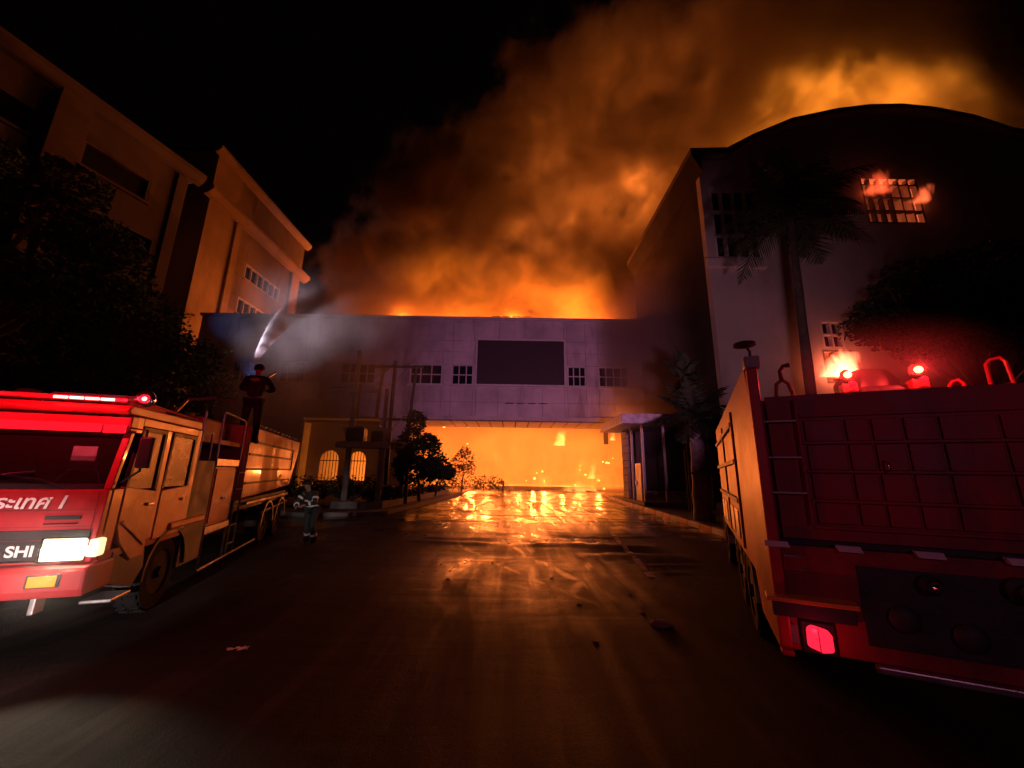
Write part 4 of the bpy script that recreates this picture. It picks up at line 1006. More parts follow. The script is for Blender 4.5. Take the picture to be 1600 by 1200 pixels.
for (dx, w_, h_, lb_) in ((-.55, .95, 1.05, 'larger dark transformer tank standing on the pole platform'), (.62, .6, .85, 'smaller dark transformer tank standing on the pole platform')):
    tr_ = thing('transformer', lb_, 'transformer', (pf.location.x + dx, PY, zpf - .02))
    boxpart('tank', M['trafo'], tr_, (-w_/2, w_/2, -.28, .28, 0, h_ * .7), .03)
    for k in range(int(w_ / .09)):
        boxpart('cooling_fin', M['trafo'], tr_, (-w_/2 + .04 + k * .09, -w_/2 + .07 + k * .09, -.38, -.285, .08, h_ * .6), 0)
    for k in (-1, 0, 1):
        MB().lathe([(.04, 0), (.06, .03), (.035, .05), (.06, .09), (.035, .11), (.055, .15), (.015, .19), (.012, .28)], 10, Matrix.Translation((k * w_ * .3, 0, h_ * .7 + .002))).build('bushing', M['concrete'], tr_, smooth=True)
    MB().box(-w_*.35, w_*.35, .05, .2, h_ * .7, h_ * .7 + .12).build('lid', M['trafo'], tr_, .02)
# H frame further back
HY = 25.0
ha, hb = aty(600, 776, HY), aty(625, 772, HY)
p3 = pole('utility_pole', 'dark tall pole, left leg of the two-pole frame with crossarms', ha.x, HY, aty(600, 566, HY).z, .17, .11, m='trafo')
p4 = pole('utility_pole', 'dark tall pole, right leg of the two-pole frame with crossarms', hb.x, HY, aty(632, 574, HY).z, .14, .09, lean=(.45, 0), m='trafo')
za, zb = aty(620, 574, HY).z, aty(620, 656, HY).z
for (z, l, r_, lb_) in ((za, aty(586, 575, HY).x, aty(662, 575, HY).x, 'upper crossarm joining the two dark poles'), (zb, aty(596, 657, HY).x, aty(652, 657, HY).x, 'lower crossarm joining the two dark poles')):
    ca = thing('crossarm', lb_, 'crossarm', (0, HY, z))
    boxpart('beam', M['trafo'], ca, (l, r_, -.22, -.1, -.08, .08), .01)
    for k in range(4):
        x = l + (r_ - l) * (k + .5) / 4
        MB().lathe([(.02, 0), (.07, .02), (.04, .06), (.075, .1), (.04, .14), (.05, .2), (.01, .22)], 10, Matrix.Translation((x, -.16, .08))).build('insulator', M['concrete'], ca, smooth=True)
ca = thing('crossarm', 'short crossarm on the pale concrete pole, level with the left wing windows', 'crossarm', (a1.x, PY, a1.z - 2.4))
boxpart('beam', M['concrete'], ca, (-1.2, 1.6, -.26, -.15, -.06, .06), .01)
for k in range(4): MB().lathe([(.02, 0), (.06, .02), (.04, .06), (.06, .1), (.01, .14)], 10, Matrix.Translation((-1.0 + k * .75, -.2, .06))).build('insulator', M['concrete'], ca, smooth=True)
for i, (s_, e_, sg) in enumerate(((( a1.x - 1, PY - .2, a1.z - 2.2), (ha.x, HY - .2, za + .2), .5), ((a1.x + 1.2, PY - .2, a1.z - 2.2), (hb.x, HY - .2, za + .2), .6), ((ha.x, HY - .2, zb + .2), (pf.location.x + .6, PY, zpf + .9), .3), ((pf.location.x - .5, PY, zpf + 1), (a1.x, PY - .2, a1.z - 2.2), .1), ((b0.x, PY, zpf + 1), (hb.x, HY, zb), .4))):
    pts = [Vector(s_).lerp(Vector(e_), k / 10) - Vector((0, 0, sg * 4 * (k / 10) * (1 - k / 10))) for k in range(11)]
    tag(MB().tube(pts, .018, 5).build('power_cable', M['black'], None, smooth=True), ('thin black cable from the pale pole crossarm to the left dark pole', 'thin black cable from the pale pole crossarm to the right dark pole', 'thin black cable from the lower crossarm down to the transformers', 'thin black cable running up the pale pole from the larger transformer', 'thin black cable from the grey pole to the right dark pole')[i], 'cable', 'cables between the poles')
wl_ = thing('street_lamp', 'slender street lamp pole between the dark poles and the bush', 'lamp', (atz(612, 790).x * 1.05, 22.5, .1))
MB().tube([(0, 0, 0), (0, 0, 3.4), (.25, 0, 4.2), (.9, 0, 5.0)], [.05, .045, .035, .03], 8).build('shaft', M['steel'], wl_, smooth=True)
MB().box(.8, 1.2, -.08, .08, 4.95, 5.05).build('lamp_head', M['boxgrey'], wl_, .03)
cb = thing('cable_cabinet', 'small pale cabinet at the foot of the dark poles', 'cabinet', (aty(607, 770, 24).x, 23.6, .1))
boxpart('body', M['wall_warm'], cb, (-.35, .35, -.25, .25, 0, .95), .02); boxpart('lid', M['trim'], cb, (-.4, .4, -.3, .3, .953, 1.03), .01)
boxpart('door', M['trim'], cb, (-.3, .3, -.27, -.255, .08, .88), .005)

# ------------------------------------------------------------------ plants
def leaf_cloud(blobs, n, size, rnd, tri=False):
    v, f = [], []
    tot = sum(b[3] ** 2 for b in blobs)
    for (bx, by, bz, br, sq) in blobs:
        for _ in range(int(n * br * br / tot)):
            while True:
                d = Vector((rnd.uniform(-1, 1), rnd.uniform(-1, 1), rnd.uniform(-1, 1)))
                if .05 < d.length < 1: break
            d = d.normalized() * (d.length ** .45)
            k = 1 + .45 * mnoise.noise(Vector((bx + d.x * 2.2, by + d.y * 2.2, bz + d.z * 2.2)))
            p = Vector((bx, by, bz)) + Vector((d.x, d.y, d.z * sq)) * br * k
            s = size * rnd.uniform(.6, 1.4)
            a = Vector((rnd.gauss(0, 1), rnd.gauss(0, 1), rnd.gauss(0, .6))).normalized(); b = a.cross(Vector((rnd.gauss(0, 1), rnd.gauss(0, 1), rnd.gauss(0, 1)))).normalized()
            i = len(v)
            v += [p - a * s, p - a*s*.2 + b * s * .42, p + a * s, p - a*s*.2 - b * s * .42]; f += [(i, i+1, i+2, i+3)]
    return v, f
def tree(name, label, cat, base, H, blobs, n, size, seed, trunk_r=.25, group=None, m='leaf', bark='bark', limbs=True):
    rnd = random.Random(seed); t = thing(name, label, cat, base, 0, group)
    mb = MB()
    b0_ = Vector((0, 0, 0)); fork = Vector((rnd.uniform(-.2, .2), rnd.uniform(-.2, .2), H * .42))
    mb.tube([b0_, b0_.lerp(fork, .5) + Vector((rnd.uniform(-.1, .1), 0, 0)), fork], [trunk_r * 1.2, trunk_r, trunk_r * .8], 9)
    if limbs:
        for (bx, by, bz, br, sq) in blobs:
            e = Vector((bx, by, bz)); mid = fork.lerp(e, .5) + Vector((rnd.uniform(-.3, .3), rnd.uniform(-.3, .3), -.1 * H * .2))
            mb.tube([fork - Vector((0, 0, .2)), mid, e], [trunk_r * .55, trunk_r * .32, trunk_r * .1], 6)
            for _ in range(3):
                d = Vector((rnd.uniform(-1, 1), rnd.uniform(-1, 1), rnd.uniform(-.3, 1))).normalized() * br * .9
                mb.tube([mid.lerp(e, rnd.uniform(.3, 1)), e + d * .5, e + d], [trunk_r * .18, trunk_r * .1, trunk_r * .04], 5)
    mb.build('trunk', M[bark], t, smooth=True)
    v, f = leaf_cloud(blobs, n, size, rnd)
    me = MB(); me.v = [tuple(p) for p in v]; me.f = f
    me.build('crown', M[m], t)
    return t
# big dark trees at the left, in front of the office blocks
def rb(rnd, n, X, Y, Z, s0, s1):
    return [(rnd.uniform(*X), rnd.uniform(*Y), rnd.uniform(*Z), rnd.uniform(s0, s1), rnd.uniform(.6, .8)) for _ in range(n)]
rn = random.Random(5)
tree('tree', 'large dark leafy tree left of the gateway, spreading in front of the office blocks', 'tree', (-17.6, 15.5, 0), 11, rb(rn, 16, (-3.6, 2.9), (-2, 2), (4.0, 9.8), 1.1, 1.9), 24000, .115, 1, .35)
tree('tree', 'dark broad tree at the far left edge, high branches across the pinkish office block', 'tree', (-19.5, 12.0, 0), 13, rb(rn, 15, (-3.5, 3.0), (-2, 2), (4, 14.6), 1.0, 1.7), 26000, .115, 2, .4)
tree('tree', 'dark low tree directly behind the left fire engine cab', 'tree', (-12.0, 12.5, 0), 5.4, rb(rn, 10, (-2.6, 1.2), (-1.2, 1.2), (2.5, 6.2), .8, 1.2), 12000, .09, 3, .2)
# bush and hedge plants by the gateway
sx0 = aty(655, 780, 24.5)
tree('bush', 'dark round bush right of the poles, black against the fire', 'bush', (sx0.x, 24.5, .2), 3.4, [(0, 0, 2.9, 1.2, .9), (.9, 0, 2.0, .9, .8), (-.7, 0, 1.9, 1.0, .9), (.3, .2, 3.6, .7, .8), (1.5, .2, 1.7, .6, .8)], 5200, .12, 4, .09, m='leaf')
sx1 = aty(682, 735, 29)
tree('bush', 'smaller dark bush in front of the glowing gateway, right of the round bush', 'bush', (sx1.x, 29, .2), 2.4, [(0, 0, 1.9, .9, .7), (.8, 0, 1.7, .6, .7), (-.6, .1, 1.5, .7, .7)], 2200, .11, 5, .07)
sx2 = aty(722, 735, 37.5)
tree('small_tree', 'thin young tree glowing orange in the smoke under the gateway', 'tree', (sx2.x, 37.5, .1), 4, [(0, 0, 2.9, 1.1, .9), (.6, 0, 2.2, .7, .9), (-.7, 0, 2.1, .7, .9), (.2, 0, 3.8, .6, .9)], 900, .12, 6, .07, m='leaf2')
tree('small_tree', 'slim dark tree growing between the transformer poles', 'tree', (b0.x + 1.1, 22.4, .2), 6, [(0, 0, 3.4, .75, 1.2), (.3, 0, 4.6, .6, 1.1), (-.2, 0, 2.3, .6, 1)], 2600, .11, 7, .09)
rn = random.Random(9)
for i in range(17):
    f = i / 16
    x = -6.7 + f * 1.2 - rn.uniform(.3, 1.5); y = 21.5 + f * 13.5
    h = rn.uniform(.5, .95)
    tree('shrub', 'low shrub at the near end of the kerb bed, beside the poles' if i < 5 else 'low shrub midway along the left kerb bed, below the round bush' if i < 11 else 'low shrub at the far end of the kerb bed, bright before the fire', 'shrub', (x, y, .2), h * 1.2, [(0, 0, h * .7, h * .6, .8), (.3, .1, h * .5, h * .45, .8)], 260, .09, 20 + i, .02, 'shrubs in the planted bed', m='leaf2', limbs=False)
SHR = ['dark shrub right of the fire engine tail, leftmost of the row behind the firefighter' ] + ['dark shrub under the left arched window'] * 3 + ['dark shrub between the two arched windows'] * 2 + ['dark shrub under the right arched window'] * 2 + ['dark shrub beside the pale cabinet behind the poles']
for i in range(9):
    tree('shrub', SHR[i], 'shrub', (-15.5 + i * .95 + rn.uniform(-.2, .2), 22.6 + rn.uniform(-.6, .6), .2), 1.2, [(0, 0, .8, .7, .9), (.3, 0, .6, .5, .8)], 420, .1, 50 + i, .03, 'shrubs behind the pole island', m='leaf', limbs=False)

rn = random.Random(41)
for i in range(6):
    tree('shrub', ('hazy shrub under the gateway beside the thin tree', 'hazy orange shrub left of the bollard')[i > 2] , 'shrub', (-7.2 + i * 1.15, 38.5 + rn.uniform(-.8, 1.5), .1), 1.4, [(0, 0, .9, .8, .8), (.5, 0, .6, .6, .8)], 260, .11, 90 + i, .03, 'hazy shrubs under the gateway', m='leaf2', limbs=False)

def palm(label, base, H, fronds, L, seed, r0=.22, upright=0.3, lean=(0, 0), spread=1.0):
    rnd = random.Random(seed); t = thing('palm_tree', label, 'palm tree', base)
    pts = [(lean[0] * (k / 8) ** 1.5, lean[1] * (k / 8), H * k / 8) for k in range(9)]
    MB().tube(pts, [r0 * (1.25 - .5 * k / 8) * (1 + .05 * (-1) ** k) for k in range(9)], 10).build('trunk', M['palebark' if r0 > .3 else 'darkbark'], t, smooth=True)
    top = Vector(pts[-1])
    for i in range(fronds):
        az = 2 * PI * i / fronds * 1.618 * 2 + rnd.uniform(-.2, .2); el = rnd.uniform(.0, 1.25) if rnd.random() > upright else rnd.uniform(1.1, 1.5)
        l = L * rnd.uniform(.75, 1.1); m_ = MB(); n_ = 13
        d = Vector((math.cos(az) * math.cos(el), math.sin(az) * math.cos(el), math.sin(el)))
        pp = []; p = top.copy(); dd = d.copy()
        for k in range(n_):
            pp.append(p.copy()); p = p + dd * l / n_; dd = (dd + Vector((0, 0, -.13 * spread))).normalized()
        m_.tube(pp, [.03 * (1 - .8 * k / n_) for k in range(n_)], 5)
        for k in range(2, n_):
            t_ = (pp[k] - pp[k-1]).normalized(); sd = t_.cross(Vector((0, 0, 1)));
            if sd.length < .1: sd = Vector((1, 0, 0))
            sd.normalize()
            for q in range(3):
                c = pp[k-1].lerp(pp[k], q / 3); ll = L * .26 * math.sin(PI * min(1, (k + q / 3) / n_ * .9 + .12)) + .05
                for s_ in (-1, 1):
                    tip = c + sd * s_ * ll * .85 + t_ * ll * .5 - Vector((0, 0, ll * rnd.uniform(.15, .6)))
                    w_ = t_ * .028
                    m_.add([c - w_, c + w_, c.lerp(tip, .6) + w_ * .9, tip, c.lerp(tip, .6) - w_ * .9], [(0, 1, 2, 3, 4)])
        m_.build('frond', M['palmleaf'], t)
    return t
pb0 = aty(1098, 790, 17.5)
palm('bushy palm with thick pale trunk beside the guard booth', (pb0.x, 17.5, .1), 4.3, 26, 2.7, 11, .34, .35)
ps = aty(1072, 640, 18.6)
palm('narrow spiky palm rising above the bushy one, in front of the purple wall', (ps.x, 18.6, .1), 6.6, 14, 1.7, 12, .13, .6)
# tall palms in front of the vaulted building
tp0 = aty(1262, 612, 13.5); tp1 = aty(1240, 372, 13.5)
palm('very tall dark palm, crown over the big window of the vaulted building', (tp0.x, 13.5, .1), tp1.z + .6, 34, 3.3, 13, .17, .3, lean=(tp1.x - tp0.x, 0), spread=1.2)
rn = random.Random(31)
tb_ = aty(1470, 560, 15)
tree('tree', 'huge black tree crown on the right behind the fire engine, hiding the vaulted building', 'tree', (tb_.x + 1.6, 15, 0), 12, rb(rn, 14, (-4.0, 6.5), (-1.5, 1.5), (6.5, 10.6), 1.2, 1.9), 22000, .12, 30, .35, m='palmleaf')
# low planting and odd things at the right kerb behind the truck
for i in range(5):
    tree('shrub', ('dim shrub beside the parasol, nearest the striped kerb', 'dim shrub second from the striped kerb on right pavement', 'dim shrub third from the striped kerb on right pavement', 'dim shrub fourth from the striped kerb on right pavement', 'dim shrub farthest from the striped kerb, beside the fire engine')[i], 'shrub', (9.4 + i * .55, 15.5 + i * .4, .1), 1.0, [(0, 0, .7, .6, .9)], 300, .09, 80 + i, .03, 'shrubs beyond the striped kerb', m='leaf2', limbs=False)
par = thing('parasol', 'closed-looking dark flat parasol on the right pavement in front of the palm', 'parasol', (8.75, 17.2, .1))
MB().tube([(0, 0, 0), (0, 0, 2.3)], .03, 8).build('post', M['steel'], par, smooth=True)
MB().lathe([(1.0, 1.95), (.55, 2.12), (.05, 2.32), (.02, 2.36)], 8, None).build('canopy', M['navy'], par)
par['label'] = 'dark flat parasol on the right pavement in front of the palm'
ch = thing('scooter', 'pale motor scooter parked on the right pavement under the parasol', 'scooter', (8.75, 16.9, .1), R(12))
for y in (-.6, .6):
    MB().lathe([(.18, -.05), (.27, -.05), (.27, .05), (.18, .05)], 20, Matrix.Translation((0, y, .27)) @ Matrix.Rotation(PI/2, 4, 'Y')).build('wheel', M['rubber'], ch, smooth=True)
MB().prism([(-.75, .5), (-.7, .85), (-.1, .8), (.0, .45), (.3, .4), (.45, 1.0), (.55, 1.0), (.6, .35), (.0, .25), (-.3, .3)], -.14, .14, 'x').build('body', M['white_stripe'], ch, .05)
MB().box(-.13, .13, -.72, -.08, .86, .93).build('seat', M['black'], ch, .03)
MB().tube([(-.32, .42, 1.08), (0, .5, 1.04), (.32, .42, 1.08)], .018, 6).build('handlebar', M['steel'], ch, smooth=True)
MB().lathe([(.02, 0), (.07, .02), (.07, .05)], 12, Matrix.Translation((0, .56, .93)) @ Matrix.Rotation(-PI/2, 4, 'X')).build('headlight', M['chrome'], ch, smooth=True)

# litter and rubble on the wet road
lt = atz(372, 1018); m_ = MB(); rn = random.Random(3)
for k in range(10):
    a = rn.uniform(0, 6.28); c = Vector((lt.x + (k - 5) * .022, lt.y + rn.uniform(-.03, .03), .015)); s_ = rn.uniform(.02, .04)
    m_.add([c + Vector((s_*math.cos(a), s_*math.sin(a), rn.uniform(0, .02))), c + Vector((s_*math.cos(a+1.7), s_*math.sin(a+1.7), rn.uniform(.0, .03))), c + Vector((s_*math.cos(a+3.3), s_*math.sin(a+3.3), rn.uniform(0, .02))), c + Vector((s_*math.cos(a+4.6), s_*math.sin(a+4.6), rn.uniform(.0, .035)))], [(0, 1, 2, 3)])
tag(m_.build('litter', M['litter']), 'small crumpled white scrap lying on the dark road at lower left', 'litter')
def stone(px, py, r_, label, group=None, m='soot'):
    p = atz(px, py); rn_ = random.Random(px * 7 + py); bm = bmesh.new(); bmesh.ops.create_icosphere(bm, subdivisions=2, radius=r_)
    for v in bm.verts: v.co = Vector((v.co.x * 1.4, v.co.y, v.co.z * .45)) * (1 + .35 * mnoise.noise(v.co * (3 / r_) * .4 + Vector((px, py, 0))))
    me = bpy.data.meshes.new('rubble'); bm.to_mesh(me); bm.free(); me.materials.append(M[m])
    o = bpy.data.objects.new('rubble', me); link(o); o.location = (p.x, p.y, road_h(p.x, p.y) + r_ * .1); tag(o, label, 'rubble', group)
stone(1035, 978, .12, 'dark flat lump of rubble on the road in front of the right fire engine')
for px, py in ((862, 905), (930, 1004), (770, 880), (985, 930), (1005, 960), (700, 905), (905, 945)):
    stone(px, py, .03, 'little dark pebble of rubble scattered on the wet road', 'pebbles scattered on the wet road')

# ------------------------------------------------------------------ fire, smoke, water
def vbox(name, b, mat, label, cat, kind='stuff'):
    o = MB().box(*b).build(name, mat, None, kind=kind); o['label'] = label; o['category'] = cat
    return o
def dist_mask(t, axis_sock, lo0, lo1, hi0, hi1):
    return t.math('MULTIPLY', t.ramp(axis_sock, lo0, lo1), t.ramp(axis_sock, hi0, hi1, 1.0, 0.0))

# glowing fire and smoke inside and behind the gateway
t = NT('hall_fire_glow'); v = t.obj(); s_ = t.n('SeparateXYZ', Vector=v); X_, Y_, Z_ = s_.outputs
n1 = t.noise(.16, 4, .6, t.n('Mapping', Vector=v, Scale=(1, .5, 1.2)), .5); n2 = t.noise(.7, 3, .6, v)
e = t.ramp(Y_, 31.0, 52.0, 0.0, 1.0, smooth=False)
e = t.math('MULTIPLY', t.math('MULTIPLY', e, e), t.ramp(n1, .30, .70, .30, 1.9))
e = t.math('MULTIPLY', e, t.ramp(Z_, 9.5, 6.4))
n3 = t.noise(.9, 4, .6, t.n('Mapping', Vector=v, Scale=(1, .6, .32)), .6)
core = t.math('MULTIPLY', t.math('MULTIPLY', t.ramp(n3, .57, .68), t.ramp(Y_, 43, 47)), t.ramp(t.math('ADD', Z_, t.math('MULTIPLY', n1, -6)), -1.0, 3.5, 1.0, 0.0))
pv_ = t.n('VolumePrincipled', **{'Color': (.75, .55, .4), 'Density': t.math('MULTIPLY', t.ramp(Y_, 31, 50, .0, .035), 1.0),
     'Emission__Strength': t.math('ADD', t.math('MULTIPLY', e, .044), t.math('MULTIPLY', core, .22)), 'Emission__Color': (1.0, .235, .022)})
t.set(t.out.inputs['Volume'], pv_.outputs[0])
vbox('fire', (-24, 20, 31.0, 62, .12, 9.6), t.m, 'wall of orange fire and glowing smoke filling the gateway opening', 'fire')

# smoke over the gateway roof: lit by the fire at its foot and added lamps behind
t = NT('roof_smoke'); v = t.obj(); s_ = t.n('SeparateXYZ', Vector=v); X_, Y_, Z_ = s_.outputs
warp = t.n('TexNoise', Vector=v, Scale=.06, Detail=3.0)
vw = t.n('VectorMath', _operation='MULTIPLY_ADD'); t.set(vw.inputs[0], warp.outputs['Color']); t.set(vw.inputs[1], (9, 4, 9)); t.set(vw.inputs[2], v)
n1 = t.noise(.062, 7, .60, vw.outputs[0]); n2 = t.noise(.17, 7, .66, vw.outputs[0], .4); n4 = t.noise(.09, 4, .55, t.n('Mapping', Vector=v, Location=(7, 3, 5)), .5)
h = t.math('DIVIDE', t.math('SUBTRACT', Z_, 20.0), 60.0, clamp=False)
left = t.math('ADD', t.math('MULTIPLY', t.math('POWER', t.math('MAXIMUM', h, 0.0), 1.6), 44.0), -27.0)            # plume leans to the right as it rises
inside = t.ramp(t.math('SUBTRACT', X_, left), -11.0, 9.0)
front = t.math('ADD', t.ramp(Y_, 42.0, 50.0, -.25, .15), t.ramp(Z_, 60, 95, 0, -.35))
edge = t.math('ADD', t.math('ADD', t.math('MULTIPLY', inside, .75), t.math('MULTIPLY', t.math('SUBTRACT', n1, .5), 3.0)), t.math('MULTIPLY', t.math('SUBTRACT', n2, .5), 1.9))
edge = t.math('ADD', t.math('SUBTRACT', edge, .42), front)
den = t.ramp(edge, 0.0, .35)
den = t.math('MULTIPLY', den, t.ramp(n2, .30, .70, .35, 1.3))
den = t.math('MULTIPLY', den, t.ramp(Z_, 16.0, 80.0, .42, .12, smooth=False))
den = t.math('MULTIPLY', den, t.ramp(Y_, 57, 60, 1, 0))
den = t.math('MULTIPLY', den, t.ramp(t.math('SUBTRACT', X_, left), -15.0, -2.0))
scol = t.mixc(t.ramp(n4, .44, .62), (.74, .62, .55), (.30, .22, .19))
fl = t.math('MULTIPLY', t.ramp(n2, .42, .66), t.ramp(t.math('ADD', Z_, t.math('MULTIPLY', n1, -14)), 14.0, 26.5, 1.0, 0.0))
fl = t.math('MULTIPLY', fl, dist_mask(t, X_, -18, -9, 8, 14))
fl = t.math('MULTIPLY', fl, dist_mask(t, Y_, 42, 45, 52, 56))
pv_ = t.n('VolumePrincipled', **{'Color': scol, 'Density': den, 'Anisotropy': .25, 'Emission__Strength': t.math('MULTIPLY', fl, .50), 'Emission__Color': (1.0, .19, .012)})
t.set(t.out.inputs['Volume'], pv_.outputs[0])
vbox('smoke', (-34, 82, 41.2, 60, 16.3, 96), t.m, 'huge orange lit smoke cloud rising over the gateway roof and drifting right', 'smoke')

# flames and smoke over the vaulted roof
t = NT('vault_smoke'); v = t.obj(); s_ = t.n('SeparateXYZ', Vector=v); X_, Y_, Z_ = s_.outputs
warp = t.n('TexNoise', Vector=v, Scale=.1, Detail=3.0)
vw = t.n('VectorMath', _operation='MULTIPLY_ADD'); t.set(vw.inputs[0], warp.outputs['Color']); t.set(vw.inputs[1], (5, 2, 5)); t.set(vw.inputs[2], v)
n1 = t.noise(.10, 6, .6, vw.outputs[0]); n2 = t.noise(.3, 5, .6, vw.outputs[0])
m1 = dist_mask(t, X_, 18, 27, 40, 50)
edge = t.math('SUBTRACT', t.math('ADD', m1, t.math('MULTIPLY', t.math('SUBTRACT', n1, .5), 2.6)), t.ramp(Z_, 28, 66, .25, .8, smooth=False))
den = t.math('MULTIPLY', t.ramp(edge, 0, .6), t.ramp(n2, .3, .7, .06, .34))
den = t.math('MULTIPLY', den, t.ramp(Z_, 58, 70, 1, 0))
fl = t.math('MULTIPLY', t.ramp(n2, .42, .64), t.ramp(t.math('ADD', Z_, t.math('MULTIPLY', n1, -12)), 27.5, 36.0, 1.0, 0.0))
fl = t.math('MULTIPLY', fl, t.math('MULTIPLY', dist_mask(t, X_, 23, 26, 37, 44), t.ramp(t.noise(.14, 2, .5, v), .40, .62, .12, 1.25)))
pv_ = t.n('VolumePrincipled', **{'Color': (.7, .6, .5), 'Density': den, 'Anisotropy': .2, 'Emission__Strength': t.math('MULTIPLY', fl, .60), 'Emission__Color': (1.0, .27, .02)})
t.set(t.out.inputs['Volume'], pv_.outputs[0])
vbox('smoke', (14, 60, 27.5, 37.5, 28.3, 70), t.m, 'bright yellow orange flames and smoke above the curved vaulted roof', 'smoke')

# dark smoke hanging in front of the corner where the two buildings meet
t = NT('corner_smoke'); v = t.obj(); s_ = t.n('SeparateXYZ', Vector=v); X_, Y_, Z_ = s_.outputs
n1 = t.noise(.22, 5, .6, v, .6)
m_ = t.math('MULTIPLY', t.ramp(t.math('ADD', X_, t.math('MULTIPLY', t.math('SUBTRACT', 35.6, Y_), -.1)), 5.5, 10.5), dist_mask(t, Z_, 1.5, 6, 15.5, 21.5))
den = t.math('MULTIPLY', t.ramp(t.math('ADD', m_, t.math('MULTIPLY', t.math('SUBTRACT', n1, .5), 1.4)), .35, 1.0), .24)
den = t.math('MULTIPLY', den, dist_mask(t, Y_, 23, 28, 34.6, 35.6))
pv_ = t.n('VolumePrincipled', **{'Color': (.55, .45, .42), 'Density': den})
t.set(t.out.inputs['Volume'], pv_.outputs[0])
vbox('smoke', (3, 12.55, 23, 35.6, 1.4, 22), t.m, 'dark smoke hanging in front of the right end of the gateway facade', 'smoke')

# flames in the windows and at the gateway
def flame_mesh(name, loc, w, h, seed, label, m, tongues=5, lean=.25, group=None):
    rn = random.Random(seed); mb = MB()
    for k in range(tongues):
        x = (k / max(1, tongues - 1) - .5) * w * .8 + rn.uniform(-.1, .1) * w; hh = h * rn.uniform(.45, 1.0) * (1 - .5 * abs(x) / w); r_ = w / tongues * rn.uniform(.45, .8)
        pts = []; rs = []
        for q in range(7):
            f = q / 6
            pts.append((x + lean * hh * f * f + .1 * r_ * math.sin(f * 7 + k), rn.uniform(-.05, .05) * w, hh * f)); rs.append(max(.01, r_ * (math.sin(PI * min(1, f * .82 + .22)) ** 1.1) * (1 - f * .55)))
        mb.tube(pts, rs, 7)
    o = mb.build(name, m, None, smooth=True); o.location = loc; tag(o, label, 'flame', group); return o
def vflame(loc, size, strength, col, label, scale=1.6, seed=0.0, lean=.4):
    t = NT('flame_volume'); v = t.n('TexCoord').outputs['Object']
    s_ = t.n('SeparateXYZ', Vector=v); X_, Y_, Z_ = s_.outputs
    mp = t.n('Mapping', Vector=v, Location=(seed, seed * 2, 0), Scale=(1, 1, .55))
    n1 = t.noise(scale, 5, .62, mp, .8)
    w, d, h = size
    xx = t.math('DIVIDE', t.math('SUBTRACT', X_, t.math('MULTIPLY', Z_, lean)), w * .5); zz = t.math('DIVIDE', Z_, h); yy = t.math('DIVIDE', Y_, d * .5)
    r_ = t.math('ADD', t.math('ADD', t.math('MULTIPLY', xx, xx), t.math('MULTIPLY', yy, yy)), t.math('MULTIPLY', zz, 1.0))
    e = t.math('SUBTRACT', 1.0, r_); e = t.math('ADD', e, t.math('MULTIPLY', t.math('SUBTRACT', n1, .5), 2.4))
    e = t.math('MULTIPLY', t.ramp(e, .1, .9), t.ramp(zz, .8, 1.0, 1, 0))
    em = t.n('Emission', Color=col, Strength=t.math('MULTIPLY', e, strength))
    t.set(t.out.inputs['Volume'], em.outputs[0])
    l = lean * h
    o = MB().box(-w * .62, w * .62 + l, -d / 2, d / 2, 0, h).build('flame', t.m, None, kind='stuff'); o.location = loc
    o['label'] = label; o['category'] = 'flame'; return o
c = fa(1302, 592)
vflame((c.x, VY - .6, c.z), (3.0, 1.1, 2.9), 16.0, (1, .17, .07), 'pink white flame bursting out of the low window of the vaulted building', 1.1, 3.0, .55)
c = fa(1362, 308)
vflame((c.x, VY - .4, c.z), (2.6, .8, 2.2), 2.2, (1, .10, .03), 'red flame in the upper window of the vaulted building, the left of two', 1.3, 7.0, .4)
c = fa(1428, 322)
vflame((c.x, VY - .4, c.z), (1.6, .8, 1.7), 2.6, (1, .13, .04), 'red flame in the upper window of the vaulted building, the right of two', 1.5, 5.0, .6)
c = fa(1240, 312)
for (px, py, sz, st_, sc_, sd_, ln_, lb_) in ((874, 696, (1.7, 1.0, 2.9), 5.0, .9, 1.0, .25, 'bright triangular flame hanging in the middle of the gateway opening'),
        (957, 688, (.9, .8, 2.3), 6.0, 1.2, 4.0, .05, 'tall bright flame above the booth roof'), (990, 674, (2.4, 1.0, 1.7), 5.0, 1.1, 8.0, .35, 'bright ragged flame under the right end of the gateway soffit'),
        (924, 748, (1.3, .8, 2.2), 2.6, 1.5, 6.0, .2, 'small flame at mid height in the right half of the gateway'), (905, 768, (5.5, 1.2, 1.5), 1.6, .9, 11.0, .1, 'low fire burning along the ground in the right half of the gateway')):
    c = aty(px, py, 42.5)
    vflame((c.x, 42.5, c.z), sz, st_, (1, .40, .07), lb_, sc_, sd_, ln_)
tag(boxpart('charred_strip', M['soot'], None, (aty(947, 690, 42).x - .2, aty(947, 690, 42).x + .25, 42, 42.3, aty(947, 694, 42).z, aty(947, 660, 42).z), .02), 'dark charred strip hanging in the fire above the booth roof', 'debris')
rn = random.Random(77)
spots = [(904, 735), (914, 742), (948, 722), (905, 726), (838, 740), (833, 748), (822, 750), (960, 718), (952, 723), (935, 752), (976, 720), (945, 720), (850, 738), (730, 692), (690, 664), (697, 666), (735, 668), (728, 665), (820, 665), (830, 666), (840, 665), (750, 667), (810, 667), (930, 765), (900, 758), (945, 763)]
